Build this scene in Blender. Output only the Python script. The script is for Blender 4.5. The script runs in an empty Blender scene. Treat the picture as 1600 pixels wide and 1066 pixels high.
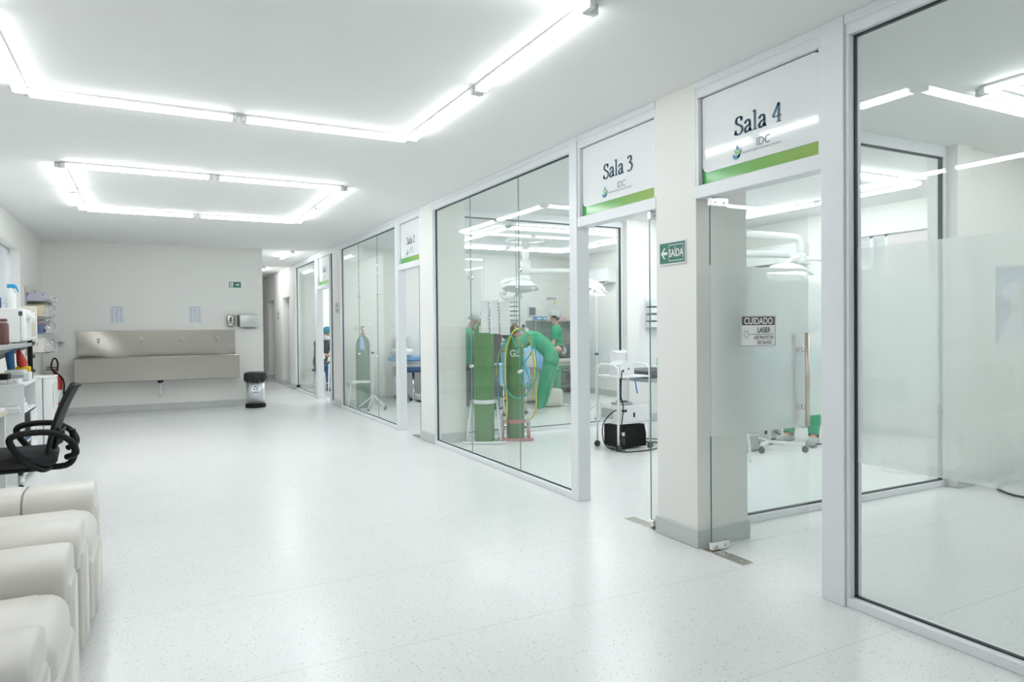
import bpy, bmesh, math, random
from mathutils import Vector, Matrix
random.seed(7)
S = bpy.context.scene
COL = S.collection
PI = math.pi

# ------------------------------------------------------------------ camera, world, exposure
H = 2.812                                   # ceiling height
cam_d = bpy.data.cameras.new('camera'); cam = bpy.data.objects.new('camera', cam_d); COL.objects.link(cam)
S.camera = cam
yaw, pit, rol = math.radians(27.6146), math.radians(.80768), math.radians(-.52444)
_r = Vector((math.cos(yaw), -math.sin(yaw), 0)); _f = Vector((math.sin(yaw), math.cos(yaw), 0)); _u = Vector((0, 0, 1))
f2 = _f*math.cos(pit)-_u*math.sin(pit); u2 = _u*math.cos(pit)+_f*math.sin(pit)
r3 = _r*math.cos(rol)+u2*math.sin(rol); u3 = u2*math.cos(rol)-_r*math.sin(rol)
m = Matrix((r3, u3, -f2)).transposed().to_4x4(); m.translation = (0, 0, 1.35)
cam.matrix_world = m
cam_d.sensor_fit = 'HORIZONTAL'; cam_d.sensor_width = 36; cam_d.lens = 1089.53/1600*36
cam_d.shift_y = -5.7/1600; cam_d.clip_start = .02; cam_d.clip_end = 200

w = bpy.data.worlds.new('world'); S.world = w; w.use_nodes = True
w.node_tree.nodes['Background'].inputs[0].default_value = (.92, .95, 1, 1)
w.node_tree.nodes['Background'].inputs[1].default_value = .9
S.view_settings.view_transform = 'Standard'; S.view_settings.look = 'None'
S.view_settings.gamma = 1; S.view_settings.use_curve_mapping = False
S.view_settings.exposure = 0.09
TUBE = 17.0                                 # radiance of the LED diffusers

# ------------------------------------------------------------------ materials
MATS = {}
def principled(name, col, rough=.5, metal=0, **k):
    if name in MATS: return MATS[name]
    mt = bpy.data.materials.new(name); mt.use_nodes = True
    b = mt.node_tree.nodes['Principled BSDF']
    b.inputs['Base Color'].default_value = (*col, 1); b.inputs['Roughness'].default_value = rough
    b.inputs['Metallic'].default_value = metal
    for kk, v in k.items(): b.inputs[kk.replace('_', ' ')].default_value = v
    mt.diffuse_color = (*col, 1)
    MATS[name] = mt; return mt
def noisy(name, col, col2, scale=20, rough=.5, metal=0, bump=0, detail=3, stretch=(1, 1, 1)):
    if name in MATS: return MATS[name]
    mt = principled(name, col, rough, metal); nt = mt.node_tree; n = nt.nodes; l = nt.links
    b = n['Principled BSDF']
    tc = n.new('ShaderNodeTexCoord'); mp = n.new('ShaderNodeMapping'); mp.inputs['Scale'].default_value = stretch
    nz = n.new('ShaderNodeTexNoise'); nz.inputs['Scale'].default_value = scale; nz.inputs['Detail'].default_value = detail
    mx = n.new('ShaderNodeMix'); mx.data_type = 'RGBA'
    mx.inputs[6].default_value = (*col, 1); mx.inputs[7].default_value = (*col2, 1)
    l.new(tc.outputs['Object'], mp.inputs[0]); l.new(mp.outputs[0], nz.inputs['Vector'])
    l.new(nz.outputs[0], mx.inputs[0]); l.new(mx.outputs[2], b.inputs['Base Color'])
    if bump:
        bp = n.new('ShaderNodeBump'); bp.inputs['Strength'].default_value = bump; bp.inputs['Distance'].default_value = .01
        l.new(nz.outputs[0], bp.inputs['Height']); l.new(bp.outputs[0], b.inputs['Normal'])
    return mt
def emit(name, col, st):
    if name in MATS: return MATS[name]
    mt = bpy.data.materials.new(name); mt.use_nodes = True; nt = mt.node_tree; nt.nodes.clear()
    e = nt.nodes.new('ShaderNodeEmission'); o = nt.nodes.new('ShaderNodeOutputMaterial')
    e.inputs[0].default_value = (*col, 1); e.inputs[1].default_value = st; nt.links.new(e.outputs[0], o.inputs[0])
    MATS[name] = mt; return mt
def glass_mat(name, tint, refl=1.0):
    mt = bpy.data.materials.new(name); mt.use_nodes = True; nt = mt.node_tree; n = nt.nodes; l = nt.links; n.clear()
    o = n.new('ShaderNodeOutputMaterial'); t = n.new('ShaderNodeBsdfTransparent'); g = n.new('ShaderNodeBsdfGlossy')
    t.inputs[0].default_value = (*tint, 1); g.inputs['Roughness'].default_value = 0.0
    g.inputs['Color'].default_value = (.95, 1, .98, 1)
    lw = n.new('ShaderNodeLayerWeight'); lw.inputs['Blend'].default_value = .5
    p = n.new('ShaderNodeMath'); p.operation = 'POWER'; p.inputs[1].default_value = 5
    a = n.new('ShaderNodeMath'); a.operation = 'MULTIPLY_ADD'; a.inputs[1].default_value = .62*refl; a.inputs[2].default_value = .045*refl
    mx = n.new('ShaderNodeMixShader')
    l.new(lw.outputs['Facing'], p.inputs[0]); l.new(p.outputs[0], a.inputs[0]); l.new(a.outputs[0], mx.inputs[0])
    l.new(t.outputs[0], mx.inputs[1]); l.new(g.outputs[0], mx.inputs[2]); l.new(mx.outputs[0], o.inputs[0])
    MATS[name] = mt; return mt
GLASS = glass_mat('clear_glass', (.972, .985, .979))
GEDGE = principled('glass_edge', (.05, .16, .13), .15)
def film_mat(clear, nm):
    mt = bpy.data.materials.new(nm); mt.use_nodes = True; nt = mt.node_tree; n = nt.nodes; l = nt.links; n.clear()
    o = n.new('ShaderNodeOutputMaterial'); d = n.new('ShaderNodeBsdfDiffuse'); t = n.new('ShaderNodeBsdfTranslucent')
    r = n.new('ShaderNodeBsdfRefraction'); r.inputs['IOR'].default_value = 1.12; r.inputs['Roughness'].default_value = .38
    d.inputs[0].default_value = (.93, .96, .955, 1); t.inputs[0].default_value = (.95, .98, .97, 1); r.inputs[0].default_value = (.93, .97, .96, 1)
    a = n.new('ShaderNodeMixShader'); a.inputs[0].default_value = .55; b = n.new('ShaderNodeMixShader'); b.inputs[0].default_value = .25
    tr = n.new('ShaderNodeBsdfTransparent'); tr.inputs[0].default_value = (.96, .98, .97, 1); c = n.new('ShaderNodeMixShader'); c.inputs[0].default_value = clear
    l.new(d.outputs[0], a.inputs[1]); l.new(t.outputs[0], a.inputs[2]); l.new(a.outputs[0], b.inputs[1]); l.new(r.outputs[0], b.inputs[2])
    l.new(b.outputs[0], c.inputs[1]); l.new(tr.outputs[0], c.inputs[2]); l.new(c.outputs[0], o.inputs[0]); MATS[nm] = mt; return mt
FILM = film_mat(.34, 'frosted_film'); FILMD = film_mat(.20, 'dense_frosted_film')
def plastic_mat():
    mt = bpy.data.materials.new('clear_plastic'); mt.use_nodes = True; nt = mt.node_tree; n = nt.nodes; l = nt.links; n.clear()
    o = n.new('ShaderNodeOutputMaterial'); t = n.new('ShaderNodeBsdfTransparent'); g = n.new('ShaderNodeBsdfGlossy'); d = n.new('ShaderNodeBsdfDiffuse')
    g.inputs['Roughness'].default_value = .15; d.inputs[0].default_value = (.85, .86, .86, 1)
    a = n.new('ShaderNodeMixShader'); a.inputs[0].default_value = .35; b = n.new('ShaderNodeMixShader'); b.inputs[0].default_value = .12
    l.new(t.outputs[0], a.inputs[1]); l.new(d.outputs[0], a.inputs[2]); l.new(a.outputs[0], b.inputs[1]); l.new(g.outputs[0], b.inputs[2])
    l.new(b.outputs[0], o.inputs[0]); return mt
PLASTIC = plastic_mat()

def terrazzo(name, base, chip1, chip2, rough, joints=False):
    mt = principled(name, base, rough); nt = mt.node_tree; n = nt.nodes; l = nt.links; b = n['Principled BSDF']
    geo = n.new('ShaderNodeNewGeometry')
    def chips(scale, thr, seed):
        mp = n.new('ShaderNodeMapping'); mp.inputs['Location'].default_value = (seed, seed*2, seed*3)
        v = n.new('ShaderNodeTexVoronoi'); v.inputs['Scale'].default_value = scale
        l.new(geo.outputs['Position'], mp.inputs[0]); l.new(mp.outputs[0], v.inputs['Vector'])
        sep = n.new('ShaderNodeSeparateColor'); l.new(v.outputs['Color'], sep.inputs[0])
        g = n.new('ShaderNodeMath'); g.operation = 'GREATER_THAN'; g.inputs[1].default_value = thr; l.new(sep.outputs[0], g.inputs[0])
        s = n.new('ShaderNodeMath'); s.operation = 'LESS_THAN'; s.inputs[1].default_value = .36; l.new(v.outputs['Distance'], s.inputs[0])
        q = n.new('ShaderNodeMath'); q.operation = 'MULTIPLY'; l.new(g.outputs[0], q.inputs[0]); l.new(s.outputs[0], q.inputs[1])
        return q
    nz = n.new('ShaderNodeTexNoise'); nz.inputs['Scale'].default_value = 1.3; nz.inputs['Detail'].default_value = 4
    l.new(geo.outputs['Position'], nz.inputs['Vector'])
    m0 = n.new('ShaderNodeMix'); m0.data_type = 'RGBA'
    m0.inputs[6].default_value = (*[c*.965 for c in base], 1); m0.inputs[7].default_value = (*[min(1, c*1.03) for c in base], 1)
    l.new(nz.outputs[0], m0.inputs[0])
    out = m0.outputs[2]
    for sc, thr, seed, c in ((150, .82, 1, chip1), (95, .93, 5, chip2), (220, .7, 9, tuple(x*.94 for x in base))):
        q = chips(sc, thr, seed); mx = n.new('ShaderNodeMix'); mx.data_type = 'RGBA'
        l.new(q.outputs[0], mx.inputs[0]); l.new(out, mx.inputs[6]); mx.inputs[7].default_value = (*c, 1); out = mx.outputs[2]
    if joints:
        sx = n.new('ShaderNodeSeparateXYZ'); l.new(geo.outputs['Position'], sx.inputs[0])
        def line(o_, off, per):
            a = n.new('ShaderNodeMath'); a.operation = 'ADD'; a.inputs[1].default_value = off+per*50; l.new(o_, a.inputs[0])
            mo = n.new('ShaderNodeMath'); mo.operation = 'MODULO'; mo.inputs[1].default_value = per; l.new(a.outputs[0], mo.inputs[0])
            lt = n.new('ShaderNodeMath'); lt.operation = 'LESS_THAN'; lt.inputs[1].default_value = .006; l.new(mo.outputs[0], lt.inputs[0]); return lt
        a = line(sx.outputs['Y'], -.13, .9)
        mx_ = a
        sc_ = n.new('ShaderNodeMath'); sc_.operation = 'MULTIPLY'; sc_.inputs[1].default_value = .35; l.new(mx_.outputs[0], sc_.inputs[0])
        mx = n.new('ShaderNodeMix'); mx.data_type = 'RGBA'; l.new(sc_.outputs[0], mx.inputs[0]); l.new(out, mx.inputs[6])
        mx.inputs[7].default_value = (.5, .53, .52, 1); out = mx.outputs[2]
    l.new(out, b.inputs['Base Color']); return mt
FLOOR = terrazzo('floor_terrazzo', (.86, .875, .865), (.66, .67, .665), (.55, .54, .53), .24, True)
SKIRT = terrazzo('skirting_terrazzo', (.62, .64, .63), (.42, .42, .42), (.3, .29, .29), .4)
WALL = noisy('wall_paint', (.875, .875, .84), (.89, .885, .855), 6, .55, bump=.02)
CEIL = noisy('ceiling_paint', (.90, .905, .895), (.91, .915, .905), 4, .7)
ALU = principled('white_aluminium', (.86, .88, .91), .34, 0)
GASKET = principled('black_gasket', (.02, .025, .03), .5)
STEEL = noisy('brushed_steel', (.50, .475, .43), (.58, .555, .51), 30, .22, 1, bump=.03, stretch=(1, 1, 12))
CHROME = principled('chrome', (.75, .76, .77), .15, 1)
BRONZE = principled('satin_handle', (.72, .62, .54), .3, 1)
WHITE = principled('white_enamel', (.86, .87, .87), .3)
WPLAS = principled('white_plastic', (.80, .82, .82), .4)
GREYP = principled('grey_plastic', (.45, .47, .48), .45)
DGREY = principled('dark_grey_plastic', (.08, .085, .09), .45)
BLACK = principled('black_plastic', (.008, .009, .010), .5, Specular_IOR_Level=.25)
RUBBER = principled('rubber', (.05, .05, .055), .7)
BLUEC = principled('blue_drape', (.30, .55, .85), .8)
NAVY = principled('navy_upholstery', (.03, .07, .2), .5)
CREAM = noisy('cream_leather', (.70, .68, .63), (.74, .72, .67), 9, .42, bump=.03)
SEAM = principled('leather_seam', (.26, .25, .23), .7)
SCRUB = noisy('green_scrubs', (.05, .37, .20), (.06, .44, .25), 5, .85, bump=.2)
CAPG = noisy('grey_cap', (.42, .47, .45), (.55, .6, .58), 30, .9)
CAPB = principled('teal_cap', (.04, .22, .30), .85)
DARKT = noisy('dark_shirt', (.045, .05, .05), (.06, .065, .065), 10, .9)
GREYT = principled('grey_trousers', (.12, .15, .17), .9)
SKIN = noisy('skin', (.62, .37, .26), (.66, .41, .30), 14, .55)
MASKM = principled('face_mask', (.75, .80, .82), .85)
PAPER = principled('paper', (.88, .89, .90), .8)
INK = principled('ink_dark', (.10, .12, .14), .7)
CYLG = noisy('cylinder_green', (.095, .25, .08), (.11, .28, .09), 6, .35)
CYLD = principled('cylinder_faded_green', (.06, .15, .095), .4)
REDP = principled('red_paint', (.55, .04, .03), .35)
PINKR = principled('faded_red_paint', (.55, .22, .2), .4)
BRASS = principled('brass', (.42, .24, .15), .45, .4)
TEALH = principled('teal_hose', (.05, .45, .42), .45)
YELH = principled('yellow_hose', (.72, .68, .05), .45)
BEIGE = principled('beige_plastic', (.72, .70, .60), .5)
DIFF = emit('led_diffuser', (.95, .98, 1.0), TUBE)
OLAMP = emit('surgical_lamp_glow', (1, .98, .93), 5.0)

# ------------------------------------------------------------------ mesh builder
class MB:
    def __init__(s, origin=(0, 0, 0)): s.v = []; s.f = []; s.sm = []; s.mi = []; s.o = Vector(origin)
    def add(s, vs, fs, smooth=False, mi=0):
        k = len(s.v); s.v += [Vector(p) for p in vs]
        for f in fs: s.f.append(tuple(i+k for i in f)); s.sm.append(smooth); s.mi.append(mi)
        return s
    def bm(s, b, smooth=False, mi=0, mat=None):
        b.verts.ensure_lookup_table()
        if mat is not None: bmesh.ops.transform(b, matrix=mat, verts=b.verts)
        s.add([v.co.copy() for v in b.verts], [[v.index for v in f.verts] for f in b.faces], smooth, mi); b.free(); return s
    def box(s, a, b, bev=0, seg=1, mi=0, mat=None, smooth=False):
        t = bmesh.new(); bmesh.ops.create_cube(t, size=1)
        c = [(a[i]+b[i])/2 for i in range(3)]; d = [abs(b[i]-a[i]) for i in range(3)]
        bmesh.ops.transform(t, matrix=Matrix.Translation(c) @ Matrix.Diagonal((*d, 1)), verts=t.verts)
        if bev: bmesh.ops.bevel(t, geom=list(t.edges), offset=min(bev, min(d)*.49), segments=seg, profile=.5, affect='EDGES'); t.verts.index_update()
        return s.bm(t, smooth or seg > 2, mi, mat)
    def cyl(s, p0, p1, r0, r1=None, n=16, mi=0, smooth=True):
        return s.loft([(p0, r0), (p1, r0 if r1 is None else r1)], n, mi, smooth)
    def loft(s, st, n=16, mi=0, smooth=True, caps=True):
        """stations [(point, radius)], straight or bent, round section"""
        P = [Vector(p) for p, r in st]; N = len(P); rings = []; x = None
        for i in range(N):
            d = (P[min(i+1, N-1)]-P[max(i-1, 0)])
            d = d.normalized() if d.length > 1e-9 else Vector((0, 0, 1))
            if x is None: x = d.orthogonal().normalized()
            x = (x-d*x.dot(d)); x = x.normalized() if x.length > 1e-6 else d.orthogonal().normalized()
            y = d.cross(x); r = st[i][1]
            rings.append([P[i]+x*(r*math.cos(2*PI*k/n))+y*(r*math.sin(2*PI*k/n)) for k in range(n)])
        vs = [p for R in rings for p in R]
        fs = [(i*n+k, i*n+(k+1) % n, (i+1)*n+(k+1) % n, (i+1)*n+k) for i in range(N-1) for k in range(n)]
        s.add(vs, fs, smooth, mi)
        if caps:
            s.add(rings[0], [tuple(range(n))[::-1]], False, mi); s.add(rings[-1], [tuple(range(n))], False, mi)
        return s
    def tube(s, pts, r, n=8, sub=0, mi=0):
        P = [Vector(p) for p in pts]
        if sub: P = catmull(P, sub)
        return s.loft([(p, r) for p in P], n, mi)
    def lathe(s, c, prof, n=24, mi=0, smooth=True):
        c = Vector(c); vs = []; fs = []
        for r, z in prof:
            for k in range(n): vs.append(c+Vector((r*math.cos(2*PI*k/n), r*math.sin(2*PI*k/n), z)))
        for i in range(len(prof)-1):
            for k in range(n): fs.append((i*n+k, i*n+(k+1) % n, (i+1)*n+(k+1) % n, (i+1)*n+k))
        s.add(vs, fs, smooth, mi)
        if prof[0][0] > 1e-4: s.add(vs[:n], [tuple(range(n))[::-1]], False, mi)
        if prof[-1][0] > 1e-4: s.add(vs[-n:], [tuple(range(n))], False, mi)
        return s
    def sphere(s, c, r, n=16, keep=None, mi=0):
        c = Vector(c); r = (r, r, r) if not hasattr(r, '__len__') else r; m_ = n//2; vs = []; fs = []
        for i in range(m_+1):
            for k in range(n):
                a = PI*i/m_; b = 2*PI*k/n
                vs.append(c+Vector((r[0]*math.sin(a)*math.cos(b), r[1]*math.sin(a)*math.sin(b), r[2]*math.cos(a))))
        for i in range(m_):
            for k in range(n):
                f = (i*n+k, (i+1)*n+k, (i+1)*n+(k+1) % n, i*n+(k+1) % n)
                if keep is None or keep(sum((vs[j] for j in f), Vector())/4-c): fs.append(f)
        return s.add(vs, fs, True, mi)
    def prism(s, pts, ext, mi=0, smooth=False):
        P = [Vector(p) for p in pts]; e = Vector(ext); n = len(P)
        s.add(P+[p+e for p in P], [tuple(range(n))[::-1], tuple(range(n, 2*n))]+[(i, (i+1) % n, n+(i+1) % n, n+i) for i in range(n)], smooth, mi)
        return s
    def poly(s, pts, mi=0): return s.add(pts, [tuple(range(len(pts)))], False, mi)
    def build(s, name, mats, parent=None, loc=None, mods=None):
        o_ = s.o
        me = bpy.data.meshes.new(name)
        me.from_pydata([tuple(p-o_) for p in s.v], [], s.f)
        for p, sm, mi in zip(me.polygons, s.sm, s.mi): p.use_smooth = sm; p.material_index = mi
        for mt in (mats if isinstance(mats, (list, tuple)) else [mats]): me.materials.append(mt)
        b = bmesh.new(); b.from_mesh(me); bmesh.ops.remove_doubles(b, verts=b.verts, dist=1e-5)
        bmesh.ops.recalc_face_normals(b, faces=b.faces); b.to_mesh(me); b.free()
        ob = bpy.data.objects.new(name, me); COL.objects.link(ob)
        ob.location = loc if loc is not None else o_
        if parent is not None: ob.parent = parent
        return ob
def catmull(P, sub):
    out = []; n = len(P)
    for i in range(n-1):
        a, b, c, d = P[max(i-1, 0)], P[i], P[i+1], P[min(i+2, n-1)]
        for k in range(sub):
            t = k/sub
            out.append(.5*((2*b)+(c-a)*t+(2*a-5*b+4*c-d)*t*t+(3*b-a-3*c+d)*t**3))
    return out+[P[-1]]
def tag(o, label, cat, group=None, kind=None):
    o['label'] = label; o['category'] = cat
    if group: o['group'] = group
    if kind: o['kind'] = kind
    return o
def thing(name, label, cat, loc=(0, 0, 0), rz=0, group=None):
    o = bpy.data.objects.new(name, None); COL.objects.link(o); o.location = loc; o.rotation_euler = (0, 0, rz)
    o.empty_display_size = .1
    return tag(o, label, cat, group)
def struct(name, mb, mat, parent=None, label=None):
    o = mb.build(name, mat, parent)
    if parent is None:
        o['kind'] = 'structure'
        if label: o['label'] = label
    return o
def dup(o, parent=None):
    c = o.copy(); COL.objects.link(c); c.parent = parent
    for ch in list(o.children): dup(ch, c)
    return c
def bx(a, b, bev=0, seg=1): return MB().box(a, b, bev, seg)

# ------------------------------------------------------------------ printed writing
def text_obj(name, s, size, mat, parent, M4, bold=0.0, align='CENTER', sx=1.0):
    cu = bpy.data.curves.new(name, 'FONT'); cu.body = s; cu.size = size; cu.align_x = align; cu.align_y = 'CENTER'; cu.offset = bold
    t = bpy.data.objects.new(name, cu); COL.objects.link(t)
    dg = bpy.context.evaluated_depsgraph_get(); me = bpy.data.meshes.new_from_object(t.evaluated_get(dg))
    bpy.data.objects.remove(t)
    me.transform(M4 @ Matrix.Diagonal((sx, 1, 1, 1))); me.materials.clear(); me.materials.append(mat)
    o = bpy.data.objects.new(name, me); COL.objects.link(o); o.parent = parent
    return o
def frame(o, right, up):
    r_, u_ = Vector(right), Vector(up); n_ = r_.cross(u_)
    M_ = Matrix((r_, u_, n_)).transposed().to_4x4(); M_.translation = o; return M_
GL = {
 'S': [[(.50,.74),(.52,.96)], [(.51,.84),(.44,.95),(.32,.99),(.18,.95),(.09,.84),(.10,.70),(.20,.60),(.36,.51),(.50,.42),(.57,.28),(.52,.12),(.40,.02),(.26,0),(.12,.05),(.05,.16)], [(.05,.26),(.03,.02)]],
 'a': [[(.09,.50),(.13,.60),(.24,.66),(.36,.64),(.43,.55),(.44,.42),(.44,.14),(.48,.03),(.57,.04)], [(.44,.40),(.26,.34),(.12,.25),(.07,.14),(.11,.03),(.21,0),(.34,.06),(.44,.17)]],
 'l': [[(.02,1.02),(.17,1.06),(.17,.03)], [(.02,.01),(.33,.01)]],
 '4': [[(.42,.98),(.03,.33)], [(.03,.31),(.60,.31)], [(.43,1.0),(.43,.02)], [(.28,.01),(.58,.01)]],
 '3': [[(.07,.84),(.16,.95),(.30,.99),(.42,.93),(.46,.80),(.40,.66),(.22,.56)], [(.22,.56),(.42,.50),(.53,.36),(.52,.20),(.40,.05),(.22,0),(.06,.07)]],
 '2': [[(.06,.78),(.12,.92),(.27,.99),(.41,.93),(.47,.78),(.42,.60),(.26,.36),(.05,.05)], [(.05,.04),(.56,.04)], [(.56,.04),(.60,.18)]],
 '1': [[(.08,.84),(.28,.98),(.28,.02)], [(.10,.01),(.46,.01)]]}
ADV = {'S': .68, 'a': .63, 'l': .40, ' ': .36, '4': .66, '3': .62, '2': .66, '1': .5}
def serif_text(mb, s, M_, size, mi=0):
    tot = sum(ADV[c] for c in s)*size; x = -tot/2
    def put(pts): mb.poly([M_ @ Vector((px, py, 0)) for px, py in pts], mi)
    for ch in s:
        for st in GL.get(ch, []):
            P = [Vector((a, b, 0)) for a, b in st]
            if len(P) > 3: P = catmull(P, 3)
            for a, b in zip(P, P[1:]):
                d = (b-a).normalized(); wd = .032+.056*abs(d.y); nn = Vector((-d.y, d.x, 0))*wd
                a2, b2 = a-d*.012, b+d*.012
                put([(x+p.x*size, p.y*size) for p in (a2-nn, b2-nn, b2+nn, a2+nn)])
        x += ADV[ch]*size

# ================================================================== SETTING
XL, YB, XR = -1.48, 13.27, 8.0
XG = 2.99                                    # plane of the glazed corridor wall
YE = 24.0; YN = -3.2
struct('floor', bx((XL-.4, YN-.2, -.1), (XR+.2, YE+.2, 0)), FLOOR)
struct('ceiling', bx((XL-.4, YN-.2, H), (XR+.2, YE+.2, H+.12)), CEIL)
# left wall with window opening Y 8.9..11.2, z 1.35..2.44
mb = MB().box((XL-.3, YN, 0), (XL, 8.6, H)).box((XL-.3, 11.22, 0), (XL, YB+.15, H)).box((XL-.3, 8.6, 0), (XL, 11.22, 1.05)).box((XL-.3, 8.6, 2.45), (XL, 11.22, H))
struct('wall_left', mb, WALL)
mb = bx((XL-.3, YB, 0), (1.86, YB+.16, H)); struct('wall_back', mb, WALL)
struct('wall_behind_camera', bx((XL-.3, YN-.15, 0), (XR+.15, YN, H)), WALL)
struct('wall_hall_end', bx((1.5, YE, 0), (5.2, YE+.15, H)), WALL)
struct('wall_hall_side', bx((5.05, 16.24, 0), (5.2, YE, H)), WALL)
struct('wall_hall_left', MB().box((1.70, YB+.16, 0), (1.86, YE, H)), WALL)
# hall wall to the right past the last glazed bay, with two recessed doorways
mb = MB()
for a, b in ((16.1, 16.75), (17.75, 19.0), (20.0, 21.0)): mb.box((XG-.05, a, 0), (XG+.20, b, H), .04, 3)
for a, b in ((16.7, 17.8), (18.95, 20.05)): mb.box((XG-.05, a, 2.12), (XG+.20, b, H)); mb.box((XG+.16, a, 0), (XG+.22, b, 2.14))
struct('wall_hall_right', mb, WALL)
for i, (a, b) in enumerate(((16.78, 17.72), (19.03, 19.97))):
    d = struct('door_%d' % (5+i), bx((XG+.10, a, .01), (XG+.14, b, 2.11)), WPLAS)
    MB().cyl((XG+.09, a+.1, 1.0), (XG+.04, a+.1, 1.0), .012).cyl((XG+.05, a+.1, 1.0), (XG+.05, a+.22, 1.0), .01).build('door_handle', CHROME, d)
struct('wall_right', MB().box((XR, YN, 0), (XR+.15, 3.9, H)).box((XR, 6.35, 0), (XR+.15, 16.5, H)).box((XR, 3.9, 0), (XR+.15, 6.35, .95)).box((XR, 3.9, 2.47), (XR+.15, 6.35, H)), WALL)
# walls between the rooms: solid half beyond each glass partition
for nm, y0, x0 in (('wall_room_four_side', 3.42, 5.93), ('wall_room_three_side', 7.84, 5.95), ('wall_room_two_side', 12.55, 3.36), ('wall_room_one_side', 16.1, 3.1), ('wall_room_four_near', -1.05, 3.36)):
    struct(nm, bx((x0, y0, 0), (XR, y0+.14, H)), WALL)
# pillars in the glazed line and at the ends of the partitions
for nm, a, b in (('wall_pillar_room_four', 3.22, 3.59), ('wall_pillar_room_three', 7.61, 8.03), ('wall_pillar_room_two', 12.0, 12.5), ('wall_pillar_behind_camera', -1.15, -.78)):
    struct(nm, bx((2.945, a, 0), (3.36, b, H)), WALL)
for nm, y in (('wall_pier_room_four', 3.36), ('wall_pier_room_three', 7.78)):
    struct(nm, bx((5.87, y, 0), (6.08, y+.25, H)), WALL)
# skirtings
sk = lambda nm, boxes: struct(nm, [mb_.box(a, b, .006) for mb_ in [MB()] for a, b in boxes][0], SKIRT)
def sk(nm, boxes):
    mb = MB()
    for a, b in boxes: mb.box(a, b, .005)
    return struct(nm, mb, SKIRT)
hs = .115
sk('baseboard_back', [((XL, YB-.016, 0), (1.876, YB, hs)), ((1.86, YB-.016, 0), (1.876, YE, hs))])
sk('baseboard_left', [((XL, YN, 0), (XL+.016, YB, hs))])
for i, (a, b) in enumerate(((3.22, 3.59), (7.61, 8.03), (12.0, 12.5), (-1.15, -.78))):
    sk('baseboard_pillar', [((2.931, a-.014, 0), (3.374, b+.014, hs))])
sk('baseboard_hall_right', [((XG-.064, 16.08, 0), (XG+.1, 16.76, hs)), ((XG-.064, 17.74, 0), (XG+.1, 19.01, hs)), ((XG-.064, 19.99, 0), (XG+.1, 21.01, hs))])
for nm, y0, x0 in (('baseboard_room_four', 3.42, 5.85), ('baseboard_room_three', 7.84, 5.85), ('baseboard_room_two', 12.55, 3.37), ('baseboard_room_one', 16.1, 3.1)):
    sk(nm, [((x0, y0-.075 if x0 > 5.8 else y0-.016, 0), (6.1 if x0 > 5.8 else XR, y0, hs)), ((6.08, y0-.014, 0), (XR, y0+.002, hs))])
sk('baseboard_right', [((XR-.016, YN, 0), (XR, 16.1, hs))])

# ---- aluminium framing of the glazed wall (each length a trim of its own), glass panes, doors
ti = [0]
def trim(boxes, mat=ALU, gask=()):
    ti[0] += 1; mb = MB()
    for a, b in boxes: mb.box(a, b, .003)
    o = struct('trim_%d' % ti[0], mb, mat)
    if gask:
        g = MB()
        for a, b in gask: g.box(a, b)
        g.build('gasket', GASKET, o)
    return o
FW = .045                                     # half depth of the frame
x0, x1 = XG-FW, XG+FW
gi = [0]
def pane(axis, c, a, b, z0, z1, film=None, joints=()):
    """pane of 10 mm glass: axis 'Y' lies in a plane X=c, axis 'X' in a plane Y=c"""
    gi[0] += 1; t = .005
    mb = MB()
    P = (lambda u, z, s: (c+s, u, z)) if axis == 'Y' else (lambda u, z, s: (u, c+s, z))
    cuts = [a]+list(joints)+[b]
    for p, q in zip(cuts, cuts[1:]):
        mb.box(P(p+.0015, z0, -t), P(q-.0015, z1, t))
    o = struct('window_%d' % gi[0], mb, GLASS)
    if joints:
        g = MB()
        for j in joints: g.box(P(j-.0012, z0, -t*.98), P(j+.0012, z1, t*.98))
        g.build('glass_joint', principled('joint_silicone', (.28, .36, .34), .3), o)
        for j in joints:
            for z in (.95, 1.87):
                k = MB().cyl(P(j, z, -t-.018), P(j, z, t+.018), .017, n=14); k.build('glass_clamp', CHROME, o)
    if film:
        fz0, fz1 = film
        MB().poly([P(a, fz0, t+.001), P(b, fz0, t+.001), P(b, fz1, t+.001), P(a, fz1, t+.001)]).build('frosted_film', FILM if axis == 'Y' else FILMD, o)
    return o
def frame_bay(a, b, film=None, joints=()):
    """fixed glazing between Y a..b : sill, head and side frames"""
    g = .006
    trim([((x0, a, 0), (x1, b, .045))], gask=[((XG-.010, a, .045), (XG+.010, b, .052))])
    trim([((x0, a, H-.095), (x1, b, H)), ((x0-.008, a, H-.045), (x0, b, H))], gask=[((XG-.010, a, H-.104), (XG+.010, b, H-.095))])
    trim([((x0, b-.02, .045), (x1, b, H-.095))], gask=[((XG-.009, b-.027, .05), (XG+.009, b-.02, H-.1))])
    trim([((x0, a, .045), (x1, a+.02, H-.095))], gask=[((XG-.009, a+.02, .05), (XG+.009, a+.027, H-.1))])
    pane('Y', XG, a+.022, b-.022, .047, H-.1, film, joints)
def post(a, b): trim([((x0-.012, a, 0), (x1+.012, b, H))])
def door_head(a, b):
    trim([((x0, a, H-.095), (x1, b, H)), ((x0-.008, a, H-.045), (x0, b, H))])
    trim([((x0-.006, a, 2.115), (x1+.006, b, 2.19))])
    trim([((x0, a, 2.19), (x1, a+.022, H-.095)), ((x0, b-.022, 2.19), (x1, b, H-.095))], gask=[((XG-.01, a+.022, 2.19), (XG+.012, b-.022, H-.095))])
FB = (.69, 1.71)
frame_bay(-.78, 2.205, FB); post(2.205, 2.332); door_head(2.332, 3.22)
door_head(3.59, 4.52); post(4.52, 4.625); frame_bay(4.625, 7.61, None, (5.57, 6.63))
door_head(8.03, 8.84); post(8.84, 8.95); frame_bay(8.95, 12.0, None, (9.95, 10.95))
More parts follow.
